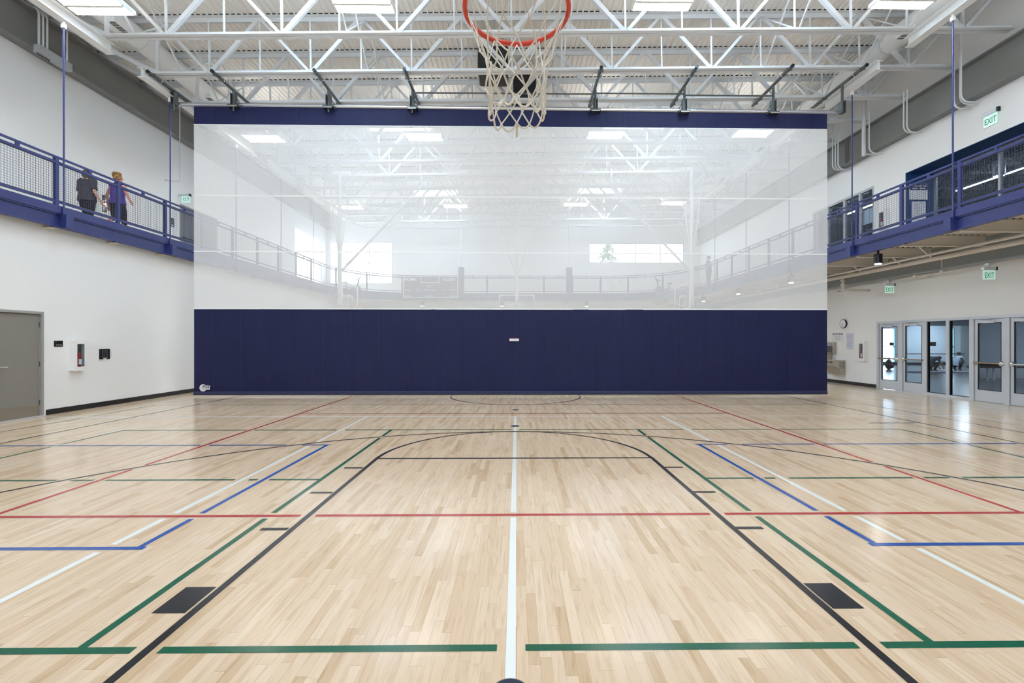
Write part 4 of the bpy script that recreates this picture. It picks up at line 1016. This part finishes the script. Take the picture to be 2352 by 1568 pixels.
struct('wall_studio', MB().box(29.35, 33, 29.9, 30, 0, 3.1), sgr, 'green-grey end of the studio far wall'); struct('wall_studio', MB().box(19.35, 33, 19.0, 19.15, 0, 3.1), sg, 'grey partition in the studio')
struct('wall_studio', MB().box(33, 33.2, 2, 30, 0, 3.1), sw, 'pale side wall of the studio'); struct('wall_studio', MB().box(12.2, 33, 2, 2.2, 0, 3.1), sg, 'near wall of the studio'); struct('floor_studio', MB().box(12.06, 33, 2, 30, -.1, 0), darkfloor, 'dark glossy studio floor')
struct('ceiling_studio', MB().box(12.2, 33.2, 2, 30.2, 3.1, 3.3), sw, 'studio ceiling'); struct('trim_3', MB().box(12.2, 33, 27.5, 27.7, 2.5, 3.1), sg, 'grey dropped header in the studio'); struct('baseboard_studio', MB().box(12.2, 33, 29.98, 30, 0, .16), black, 'dark base of the studio far wall')
for k, (x0, x1) in enumerate(((24.05, 25.1), (28.55, 29.05))):
    b = MB().box(x0, x0+.06, 30, 30.1, .12, 2.4).box(x1-.06, x1, 30, 30.1, .12, 2.4).box(x0, x1, 30, 30.1, 1.18, 1.23).box(x0, x1, 30, 30.1, .12, .2)
    o = struct(f'window_{11+k}', b, mat('teal_frame', (.16, .32, .32), .4), ['bright studio window seen through the farthest glass door', 'narrow bright studio window seen through the nearer fixed pane'][k]); MB().box(x0, x1, 30.04, 30.046, .12, 2.4).build('pane', glass, o)
t = thing('ballet_barre', 'dark horizontal barre rail along the studio far wall', 'rail', (26, 29.7, .7)); MB().tube([(24.9, 29.6, .74), (29.3, 29.6, .74)], .03, 8).build('rail', black, t, True)
for x in (25.1, 27, 29.1): MB().box(x-.02, x+.02, 29.6, 29.98, .70, .74).build('wall_bracket', black, t)
solo('exercise_mat', MB().box(19.6, 23.9, 22.3, 23.35, .0, .03), mat('mat_blue_grey', (.12, .15, .22), .6), 'dark blue-grey floor mat in front of the crouching people', 'mat')
for k, (x, y) in enumerate(((24, 24), (18, 26), (27, 28), (16, 13), (22, 15.5))):  # unseen lights added to brighten the studio and its partition
    t = thing('studio_fill_light', f'added flat square fill light in the studio ceiling, {ORD[k]} from the doors', 'light', (x, y, 3.04), 'added studio fill lights'); MB().box(x-.6, x+.6, y-.3, y+.3, 3.06, 3.099).build('housing', white, t); MB().box(x-.56, x+.56, y-.26, y+.26, 3.05, 3.06).build('lens', studiol, t)
t = thing('bench', 'low dark bench with pale legs behind the nearer glass doors', 'bench', (19.2, 18.0, 0))
MB().rbox(18.2, 21.3, 17.8, 18.3, .50, .56, .01).build('top', mat('bench_dark', (.03, .028, .028), .4), t)
for x in (18.75, 19.0, 20.6, 20.9): MB().tube([(x, 18.0, 0), (x, 18.0, .5)], .035, 10).build('leg', alum, t, True)
solo('gym_bag', MB().rbox(18.5, 19.35, 17.85, 18.2, .56, .67, .03), blackp, 'flat black bag lying on the studio bench', 'bag')
t = thing('backpack', 'black backpack on the studio floor by the farthest glass door', 'backpack', (20.7, 25.2, 0))
MB().ell((20.7, 25.2, .27), (.19, .13, .29), 14, 10, .05).build('body', blackp, t, True); MB().ell((20.72, 25.03, .18), (.14, .06, .12), 12, 8, .04).build('front_pocket', blackp, t, True); MB().tube([(20.62, 25.2, .56), (20.62, 25.2, .63), (20.78, 25.2, .63), (20.78, 25.2, .56)], .012, 6).build('handle', black, t, True)
struct('ground', MB().box(-80, 80, 30.3, 120, -.3, -.2), mat('pale_ground', (.6, .62, .64), .8), 'pale ground outside the far windows')

# tree outside window 2
def tree(x, y, h, r, lb):
    t = thing('tree', lb, 'tree', (x, y, -.2)); MB().tube([(x, y, -.2), (x, y, h*.5), (x, y, h*.95)], [.25, .16, .03], 8).build('trunk', mat('bark', (.10, .07, .05), .9), t, True)
    rs = random.Random(5); b = MB()
    for k in range(900):
        z = rs.random()**.8; rr = r*(1-z)**.7*math.sqrt(rs.random()); a = rs.random()*2*PI
        c = Vector((x+rr*math.cos(a), y+rr*math.sin(a), h*.25+z*h*.75)); s = rs.uniform(.12, .3)
        p = [c+Vector((rs.uniform(-s, s), rs.uniform(-s, s), rs.uniform(-s, s)*.7)) for _ in range(4)]; b.add(p, [(0, 1, 2), (0, 2, 3), (0, 3, 1), (1, 3, 2)])
    b.build('foliage', mat('needle_green', (.05, .11, .07), .8, noise=.3), t)
tree(9.2, 46, 11.4, 3.0, 'dark green tree outside the wide far window')

# ------------------------------------------------------------------ scoreboard
t = thing('scoreboard', 'navy scoreboard with HOME and GUEST on the far track edge', 'scoreboard', (-5.1, 26.85, 4.1))
sx0, sx1, sz0, sz1, sy = -6.62, -3.44, 4.10, 5.36, 26.80
MB().rbox(sx0, sx1, sy, sy+.15, sz0, sz1, .01).build('cabinet', mat('score_navy', (.03, .035, .10), .4), t)
b = MB()
for (a, c, z0, z1) in ((sx0, sx1, sz0, sz0+.03), (sx0, sx1, sz1-.03, sz1), (sx0, sx0+.03, sz0+.03, sz1-.03), (sx1-.03, sx1, sz0+.03, sz1-.03), (-5.62, -5.59, 5.0, 5.33), (-4.56, -4.53, 5.0, 5.33), (-5.62, -4.53, 4.97, 5.0)): b.box(a, c, sy-.012, sy, z0, z1)
b.build('white_border', paper, t)
for x in (-6.2, -3.9): MB().box(x-.05, x+.05, sy+.15, 27.03, 4.3, 4.36).build('mounting_bracket', blue, t)
for s, x, z, sz in (('HOME', -6.22, 5.10, .25), ('GUEST', -3.92, 5.10, .25), ('PERIOD', -5.08, 4.75, .11), ('FOULS', -6.38, 4.53, .11), ('T.O.L.', -5.8, 4.53, .11), ('PLAYER FOUL', -5.05, 4.53, .11), ('T.O.L.', -4.33, 4.53, .11), ('FOULS', -3.78, 4.53, .11), ('BONUS', -6.38, 4.16, .11), ('MATCH', -5.08, 4.16, .11), ('BONUS', -3.78, 4.16, .11)):
    b = MB(); text(b, s, sz, (x, sy-.003, z), (1, 0, 0), (0, 0, 1), .004, bold=.012); b.build('lettering', paper, t)
for x in (-6.27, -3.95): MB().box(x-.22, x+.22, sy-.008, sy, 4.72, 5.04).build('digit_window', mat('digit_dark', (.02, .022, .05), .3), t)
MB().box(-5.5, -4.65, sy-.008, sy, 5.03, 5.33).build('digit_window', mat('digit_dark', (.02, .022, .05), .3), t)

# ------------------------------------------------------------------ basketball goals
def goal(loc, rotz, lb, rim_only=False, mast=True, front=False, ztop=8.75, net=True):
    """local frame: board face at y=0, rim towards +y"""
    t = thing('basketball_hoop', lb, 'basketball hoop', (0, 0, 0))
    f = MB(); zb = 2.90; hw = .914
    for (a, c, z0, z1) in ((-hw, hw, zb, zb+.05), (-hw, hw, zb+1.02, zb+1.07), (-hw, -hw+.05, zb+.05, zb+1.02), (hw-.05, hw, zb+.05, zb+1.02)): f.box(a, c, -.05, 0, z0, z1)
    f.build('backboard_frame', white, t)
    g = MB().box(-hw+.05, hw-.05, -.03, -.02, zb+.05, zb+1.02); g.build('backboard_glass', glass, t)
    q = MB()
    for (a, c, z0, z1) in ((-.305, .305, 3.05, 3.10), (-.305, .305, 3.46, 3.51), (-.305, -.255, 3.10, 3.46), (.255, .305, 3.10, 3.46)): q.box(a, c, -.02, -.015, z0, z1)
    q.build('target_square', paper, t)
    pd = MB().box(-hw-.02, hw+.02, -.07, .02, zb-.04, zb); pd.build('edge_padding', navy, t)
    yc = .38; zr = 3.05; R0 = .2375
    rimo = MB().tube([(R0*math.cos(a), yc+R0*math.sin(a), zr) for a in np.linspace(0, 2*PI, 49)[:-1]], .0115, 12, closed=True).build('rim', redm, t, True)
    br = MB().box(-.07, .07, -.0, .02, zr-.10, zr+.03); br.add([(-.07, .02, zr-.012), (.07, .02, zr-.012), (.045, yc-R0+.01, zr-.012), (-.045, yc-R0+.01, zr-.012), (-.07, .02, zr+.008), (.07, .02, zr+.008), (.045, yc-R0+.01, zr+.008), (-.045, yc-R0+.01, zr+.008)], [(0, 3, 2, 1), (4, 5, 6, 7), (0, 1, 5, 4), (1, 2, 6, 5), (2, 3, 7, 6), (3, 0, 4, 7)])
    for s in (-1, 1): br.bar((s*.06, .02, zr-.08), (s*.15, yc-.16, zr-.005), .012, .012)
    br.build('rim_bracket', redm, t)
    if net:
        rs = random.Random(11)
        lev = [(-.012, .226), (-.15, .182), (-.215, .150), (-.28, .138), (-.345, .132), (-.405, .134), (-.46, .130)]
        nd = []
        for k, (dz, r) in enumerate(lev):
            row = []
            for i in range(12):
                a = 2*PI*(i+(.5 if k % 2 else 0))/12+rs.uniform(-.08, .08)*(k > 0); j = rs.uniform(-.012, .012)*(k > 1); zz = zr+dz+rs.uniform(-.014, .014)*(k > 0)
                row.append(Vector(((r+j)*math.cos(a), yc+(r+j)*math.sin(a), zz)))
            nd.append(row)
        n = MB()
        def cord(a, c, bow=.0, rad=.0034):
            m = (a+c)/2; o = Vector((m.x, m.y-yc, 0)); o = o.normalized()*rs.uniform(-.006, .008)+Vector((rs.uniform(-.004, .004), rs.uniform(-.004, .004), -bow))
            p = [a*(1-u)**2+(m+o)*2*u*(1-u)*1+c*u*u if True else a for u in np.linspace(0, 1, 7)]
            n.tube(p, rad, 6)
        for k in range(6):
            for i in range(12):
                a = nd[k][i]
                for di in ((0, -1) if k % 2 == 0 else (0, 1)):
                    c = nd[k+1][(i+di) % 12]; cord(a, c, rad=.0028 if k == 0 else .0036)
            if k > 0:
                for i in range(12): n.ell(nd[k][i], (.0065, .0065, .009), 8, 5, .15)
        for i in range(12):      # bottom loops
            a = nd[6][i]; c = nd[6][(i+1) % 12]; m = (a+c)/2; d = Vector((m.x, m.y-yc, 0)).normalized()
            lo = m+Vector((0, 0, -rs.uniform(.03, .085)))+d*rs.uniform(-.01, .03)
            n.tube([a*(1-u)**2+lo*2*u*(1-u)+c*u*u for u in np.linspace(0, 1, 9)], .0045, 6)
        for i in (3, 8): 
            a = nd[6][i]; d = Vector((a.x, a.y-yc, 0)).normalized(); n.tube([a, a+d*.02+Vector((0, 0, -.02)), a+d*.05+Vector((0, 0, -.045))], .0065, 6)
        n.build('net', cordm, t, True)
        for i in range(12):
            a = 2*PI*i/12; ca, sa = math.cos(a), math.sin(a); h = MB()
            h.tube([(ca*(R0-.012)-sa*u, yc+sa*(R0-.012)+ca*u, zr-.010-w) for u, w in ((-.014, 0), (-.012, .012), (-.004, .014), (0, .006), (.004, .014), (.012, .012), (.014, 0))], .0026, 6)
            h.build('net_hook', redm, rimo, True)
    if mast:
        for s in (-1, 1): MB().bar((s*.5, -.05, 3.4), (s*.12, -.42, 3.55), .06, .06).build('board_arm', steelw, t)
        MB().tube([(0, -.46, 3.1), (0, -.46, ztop)], .085, 14).build('mast', steelw, t, True)
        for s in (-1, 1): MB().tube([(0, -.46, 4.9), (s*1.15, -.46, 8.2), (s*1.15, -.46, ztop)], .03, 8).build('side_brace', steelw, t, True)
        MB().tube([(-1.3, -.46, 8.2), (1.3, -.46, 8.2)], .04, 8).build('cross_tube', steelw, t, True)
        if front:
            for s in (-.06, .06): MB().tube([(s, -.36, 4.55), (s, 3.0, 8.1), (s, 3.0, ztop)], .032, 8).build('folding_brace', steelw, t, True)
    t.location = loc; t.rotation_euler.z = rotz
    return t
goal((.0, 1.72, .02), 0, 'red basketball rim with white cord net at the top centre of the view', mast=False)
near = bpy.data.objects['basketball_hoop']
for s in (-1, 1): 
    MB().bar((s*.45, -.05, 3.5), (s*.45, -.6, 3.9), .05, .05).build('board_arm', steelw, near)
MB().box(-.6, .6, -.66, -.6, 3.85, 3.95).build('cross_tube', steelw, near); MB().tube([(0, -.63, 3.9), (0, -.63, 8.7)], .08, 12).build('mast', steelw, near, True)
goal((.0, 23.6, 0), PI, 'pale basketball hoop at the far end, seen through the netting', ztop=10.24)
goal((-7.02, 19.4, 0), -PI/2, 'side-court basketball hoop with tall mast, left side beyond the netting', front=True, ztop=8.64)
goal((7.02, 19.4, 0), PI/2, 'side-court basketball hoop with tall mast, right side beyond the netting', front=True, ztop=8.86)

# exercise bikes on the far track
def bike(x, y, rz, lb):
    t = thing('exercise_bike', lb, 'exercise bike', (0, 0, 0)); d = blackp
    MB().bar((-.5, 0, .05), (.55, 0, .05), .1, .08).build('base', d, t)
    for a in (-.5, .5): MB().bar((a, -.25, .04), (a, .25, .04), .07, .06).build('foot', d, t)
    MB().tube([(.35, -.05, .38), (.35, .05, .38)], .26, 24).build('flywheel', darksteel, t, True)
    MB().bar((-.1, 0, .08), (-.28, 0, .72), .07, .07).build('seat_post', d, t); MB().ell((-.3, 0, .76), (.15, .11, .05), 12, 8).build('saddle', d, t, True)
    MB().bar((.35, 0, .4), (.48, 0, 1.0), .07, .07).build('handle_post', d, t); MB().tube([(.28, -.22, 1.02), (.5, -.2, 1.0), (.5, .2, 1.0), (.28, .22, 1.02)], .02, 8).build('handlebar', d, t, True)
    MB().bar((.5, 0, 1.02), (.58, 0, 1.22), .25, .04).build('console', d, t); MB().bar((.0, 0, .3), (.3, 0, .38), .12, .2).build('housing', d, t)
    for s in (-1, 1): MB().box(.02, .12, s*.16-.04, s*.16+.04, .28+s*.12, .31+s*.12).build('pedal', d, t)
    t.location = (x, y, ZT); t.rotation_euler.z = rz
bike(-10.1, 27.9, .5, 'dark exercise bike on the far left corner of the track'); bike(9.2, 28.3, 2.6, 'dark exercise bike on the far right corner of the track')

# ------------------------------------------------------------------ people
def skinobj(name, V, E_, Rr, root, m, parent, sub=2):
    me = bpy.data.meshes.new(name); me.from_pydata([tuple(v) for v in V], E_, []); o = bpy.data.objects.new(name, me); COL.objects.link(o)
    o.modifiers.new('s', 'SKIN'); sv = me.skin_vertices[0].data
    for i, r in enumerate(Rr): sv[i].radius = (r, r) if not isinstance(r, tuple) else r
    for d in sv: d.use_root = False
    sv[root].use_root = True
    o.modifiers.new('u', 'SUBSURF').levels = sub
    dg = bpy.context.evaluated_depsgraph_get(); dg.update(); e = bpy.data.meshes.new_from_object(o.evaluated_get(dg)); e.name = name
    e.polygons.foreach_set('use_smooth', [True]*len(e.polygons)); e.materials.clear(); e.materials.append(m)
    bpy.data.objects.remove(o); bpy.data.meshes.remove(me)
    ob = bpy.data.objects.new(name, e); COL.objects.link(ob); ob.parent = parent; return ob
BASE = dict(pel=(0, 0, .53), wai=(0, 0, .62), che=(0, .0, .73), nkb=(0, 0, .82), nk=(0, .005, .86), hed=(0, .015, .905), hdm=(0, .012, .94), top=(0, .005, .975),
  hL=(-.052, 0, .51), hR=(.052, 0, .51), kL=(-.055, .01, .28), kR=(.055, .01, .28), aL=(-.055, 0, .045), aR=(.055, 0, .045), tL=(-.06, .095, .018), tR=(.06, .095, .018),
  sL=(-.105, 0, .805), sR=(.105, 0, .805), eL=(-.135, 0, .63), eR=(.135, 0, .63), wL=(-.14, .03, .485), wR=(.14, .03, .485))
def figure(label, loc, rz, h, pose, shirt, pants, hair, hairshape='bob', sleeve=True, shoes=None, sk=None, wide=1., pantlen=1., skirt=0):
    J = {k: Vector(v) for k, v in BASE.items()}; J.update({k: Vector(v) for k, v in pose.items()})
    t = thing('person', label, 'person', (0, 0, 0)); sk = sk or skin
    V = []; E_ = []; Rr = []; ix = {}
    def av(n, p, r):
        ix[n] = len(V); V.append(Vector(p)*h); Rr.append(r*h if not isinstance(r, tuple) else (r[0]*h, r[1]*h)); return ix[n]
    def ed(*ns):
        for a, b in zip(ns, ns[1:]): E_.append((ix[a], ix[b]))
    w = wide
    av('pel', J['pel'], .062); av('wai', J['wai'], .060); av('che', J['che'], .064); av('nkb', J['nkb'], .045); av('nk', J['nk'], .031); av('hed', J['hed'], (.040, .048)); av('hdm', J['hdm'], (.047, .056)); av('top', J['top'], (.032, .038))
    ed('pel', 'wai', 'che', 'nkb', 'nk', 'hed', 'hdm', 'top')
    f = (J['hdm']-J['hed']); fw = Vector((0, 1, 0))
    av('nose', J['hed']+fw*.058+Vector((0, 0, .008)), .007); ed('hed', 'nose')
    for s in 'LR':
        q = -1 if s == 'L' else 1
        av('h'+s, J['h'+s], .046); av('k'+s, J['k'+s], .034); av('c'+s, (J['k'+s]*.62+J['a'+s]*.38)+Vector((0, -.008, 0)), .033); av('a'+s, J['a'+s], .021); av('t'+s, J['t'+s], .018)
        ed('pel', 'h'+s, 'k'+s, 'c'+s, 'a'+s, 't'+s)
        av('s'+s, J['s'+s], .035*w); av('e'+s, J['e'+s], .023); av('f'+s, J['e'+s]*.65+J['w'+s]*.35, .022); av('w'+s, J['w'+s], .014); ed('nkb', 's'+s, 'e'+s, 'f'+s, 'w'+s)
        d = (J['w'+s]-J['e'+s]).normalized(); side = Vector((0, 1, 0)); side = (side-d*side.dot(d)).normalized()
        pm = J['w'+s]+d*.035; av('p'+s, pm, (.011, .022)); ed('w'+s, 'p'+s)
        for k, (o_, L_) in enumerate(((-.018, .036), (-.006, .043), (.006, .045), (.017, .040))):
            b0 = pm+side*o_+d*.018; b1 = b0+d*L_*.5; b2 = b1+(d+Vector((-q*.35, .1, 0))).normalized()*L_*.5
            av(f'a{s}{k}', b0, .0055); av(f'b{s}{k}', b1, .005); av(f'd{s}{k}', b2, .0042); ed('p'+s, f'a{s}{k}', f'b{s}{k}', f'd{s}{k}')
        av(f'th{s}', J['w'+s]+d*.022+side*.026, .0058); av(f'tk{s}', J['w'+s]+d*.045+side*.036, .005); ed('w'+s, f'th{s}', f'tk{s}')
        av('ear'+s, J['hdm']+Vector((q*.052, -.004, -.012)), .009); ed('hdm', 'ear'+s)
    skinobj('body', V, E_, Rr, ix['pel'], sk, t)
    def cloth_(name, pts, edges, m, root=0):
        names = [p[0] for p in pts]; skinobj(name, [Vector(p[1])*h for p in pts], [(names.index(a), names.index(b)) for a, b in edges], [(p[2]*h if not isinstance(p[2], tuple) else (p[2][0]*h, p[2][1]*h)) for p in pts], root, m, t)
    sl_ = .85 if sleeve else .14
    def lf(mb, pts, rad): mb.loft([Vector(p)*h for p in pts], [(r[0]*h, r[1]*h) for r in rad])
    sp = (J['wai']-J['pel']).normalized(); m_ = MB()
    lf(m_, [J['pel']-sp*.035, J['pel']-sp*.01, J['pel']+sp*.03, J['wai'], J['wai']*.5+J['che']*.5, J['che'], J['che']*.45+J['nkb']*.55, J['nkb'], J['nk']*.6+J['nkb']*.4],
       [(.112*w, .088*w), (.113*w, .089*w), (.106*w, .082*w), (.096*w, .074*w), (.098*w, .074*w), (.103*w, .075*w), (.105*w, .068*w), (.088*w, .060), (.043, .043)])
    for s in 'LR':
        a, c = J['s'+s], J['e'+s]; top = a*.75+J['nkb']*.25+Vector((0, 0, .0)); e_ = a*(1-sl_)+c*sl_
        m_.tube([Vector(p)*h for p in (top, a, a*.6+e_*.4, e_)], [q*h for q in ((.053*w, .049*w, .040*w, .038*w) if sleeve else (.04*w, .04*w, .039*w, .037*w))], 14)
    m_.build('shirt', shirt, t, True)
    m_ = MB(); lf(m_, [J['pel']-sp*.06, J['pel']-sp*.03, J['pel']+sp*.02, J['pel']+sp*.06], [(.07*w, .06*w), (.100*w, .079*w), (.098*w, .077*w), (.088*w, .07*w)])
    for s in 'LR':
        en = J['k'+s]*(1-pantlen)+J['a'+s]*pantlen; hp = J['h'+s]
        m_.tube([Vector(p)*h for p in (hp*.9+J['pel']*.1+sp*.02, hp*.85+J['k'+s]*.15, hp*.4+J['k'+s]*.6, J['k'+s], J['k'+s]*.5+en*.5, en)], [q*h for q in (.05*w, .060*w, .052*w, .043, .041, .034)], 16)
    m_.build('trousers', pants, t, True)
    sh = shoes or blackp
    for s in 'LR':
        d = (J['t'+s]-J['a'+s]); cloth_('shoe', [('a', J['a'+s]-d*.25-Vector((0, 0, .012)), .025), ('b', J['a'+s]+d*.35-Vector((0, 0, .008)), .027), ('c', J['t'+s]+d*.1, .022)], [('a', 'b'), ('b', 'c')], sh)
    hb = MB(); hc = J['hdm']
    def E3(c, r, j=.07): hb.ell(Vector(c)*h, [q*h for q in r], 16, 10, j)
    E3(hc+Vector((0, -.010, .014)), (.058, .062, .050))
    if hairshape == 'bob': E3(hc+Vector((0, -.03, -.03)), (.056, .042, .055)); E3(hc+Vector((-.04, -.01, -.03)), (.022, .04, .05)); E3(hc+Vector((.04, -.01, -.03)), (.022, .04, .05))
    if hairshape == 'curly':
        for k in range(26):
            a = random.uniform(0, 2*PI); z = random.uniform(-.05, .05); E3(hc+Vector((.056*math.cos(a), -.02+.05*math.sin(a)*(1 if math.sin(a) < 0 else .45), z+.01)), (.02, .02, .02), .15)
    hb.build('hair', hair, t, True)
    eb_ = MB()
    for q in (-1, 1): eb_.ell(Vector((J['hed'].x+q*.017, J['hed'].y+.052, J['hed'].z+.018))*h, (.006*h, .003*h, .004*h), 8, 6)
    eb_.build('eyes', ink, t, True)
    mb_ = MB().ell(Vector((J['hed'].x, J['hed'].y+.049, J['hed'].z-.014))*h, (.012*h, .004*h, .004*h), 8, 6); mb_.build('mouth', mat('lips', (.42, .13, .11), .5), t, True)
    t.location = loc; t.rotation_euler.z = rz; return t
tee = mat('charcoal_tee', (.045, .042, .055), .9, bump=.2, bscale=30); purp = mat('purple_top', (.075, .045, .30), .85, bump=.2, bscale=30); pant = mat('black_trousers', (.012, .012, .016), .9)
hair1 = mat('ash_brown_hair', (.12, .095, .075), .8, noise=.4, nscale=40); hair2 = mat('ginger_blond_hair', (.36, .20, .075), .8, noise=.35, nscale=40); hair3 = mat('black_hair', (.01, .01, .012), .6)
pinks = mat('flushed_skin', (.62, .27, .21), .5)
figure('woman in charcoal T-shirt and black trousers walking away on the left track', (-11.1, 11.94, ZT+.02), -.12, 1.60,
  dict(kL=(-.055, .05, .29), aL=(-.05, .10, .05), tL=(-.05, .19, .03), kR=(.055, .0, .28), aR=(.06, -.13, .08), tR=(.065, -.06, .02), eR=(.165, -.03, .64), wR=(.215, .02, .50), eL=(-.14, .0, .63), wL=(-.13, .07, .49)),
  tee, pant, hair1, 'bob', True, wide=1.22)
figure('woman in sleeveless purple top swinging her arm, walking away on the left track', (-10.6, 12.26, ZT+.02), -.15, 1.62,
  dict(kL=(-.05, .0, .29), aL=(-.045, -.12, .19), tL=(-.045, -.12, .10), kR=(.05, .06, .28), aR=(.05, .09, .045), tR=(.052, .18, .02), eR=(.18, -.02, .68), wR=(.27, -.03, .54), eL=(-.165, -.03, .65), wL=(-.20, .02, .50)),
  purp, pant, hair2, 'curly', False, wide=1.12, pantlen=.45, shoes=mat('beige_shoe', (.55, .42, .32), .6), sk=pinks)
pp = MB(); vs = []
for i in range(7):
    for j in range(4): vs.append((-10.91+.12*i/6, 12.15+.01*math.sin(i), 5.18+.05*j/3+.07*(i/6)+.02*math.sin(i*1.1)))
pp.add(vs, [(i*4+j, i*4+j+1, i*4+j+5, i*4+j+4) for i in range(6) for j in range(3)]); pp.add([(x, y+.004, z) for x, y, z in vs], [(i*4+j, i*4+j+4, i*4+j+5, i*4+j+1) for i in range(6) for j in range(3)])
solo('paper_sheet', pp, mat('bright_paper', (.9, .9, .92), .5), 'crumpled white paper held between the two walking women', 'paper')
figure('man in dark clothes standing on the far right track, seen through the netting', (10.25, 24.3, ZT), .9, 1.74,
  dict(eL=(-.13, .03, .65), wL=(-.07, .14, .62), eR=(.14, .0, .64), wR=(.15, .04, .50)), tee, mat('dark_jeans', (.03, .035, .05), .9), hair3, 'short', True, wide=1.05)
crouch = dict(pel=(0, -.06, .17), wai=(0, -.03, .26), che=(0, .05, .36), nkb=(0, .09, .43), nk=(0, .105, .465), hed=(0, .13, .505), hdm=(0, .13, .54), top=(0, .125, .575),
  hL=(-.055, -.05, .16), hR=(.055, -.05, .16), kL=(-.09, .14, .27), kR=(.09, .14, .27), aL=(-.075, .03, .045), aR=(.075, .03, .045), tL=(-.08, .12, .018), tR=(.08, .12, .018),
  sL=(-.10, .085, .415), sR=(.10, .085, .415), eL=(-.13, .16, .29), eR=(.13, .16, .29), wL=(-.08, .28, .25), wR=(.08, .28, .25))
figure('person crouching on the studio floor in grey top, seen through the nearer pane', (23.9, 24.6, 0), -PI/2+.2, 1.62, crouch, mat('grey_top', (.28, .34, .42), .9), pant, hair3, 'short', True)
cr2 = dict(crouch); cr2.update(nk=(0, .18, .42), hed=(0, .23, .40), hdm=(0, .26, .40), top=(0, .30, .40), nkb=(0, .13, .40), wL=(-.08, .30, .12), wR=(.08, .30, .12))
figure('person bending low on the studio floor in dark clothes, left of the other', (21.9, 23.9, 0), -PI/2, 1.68, cr2, mat('slate_top', (.10, .15, .20), .9), pant, hair3, 'short', True)
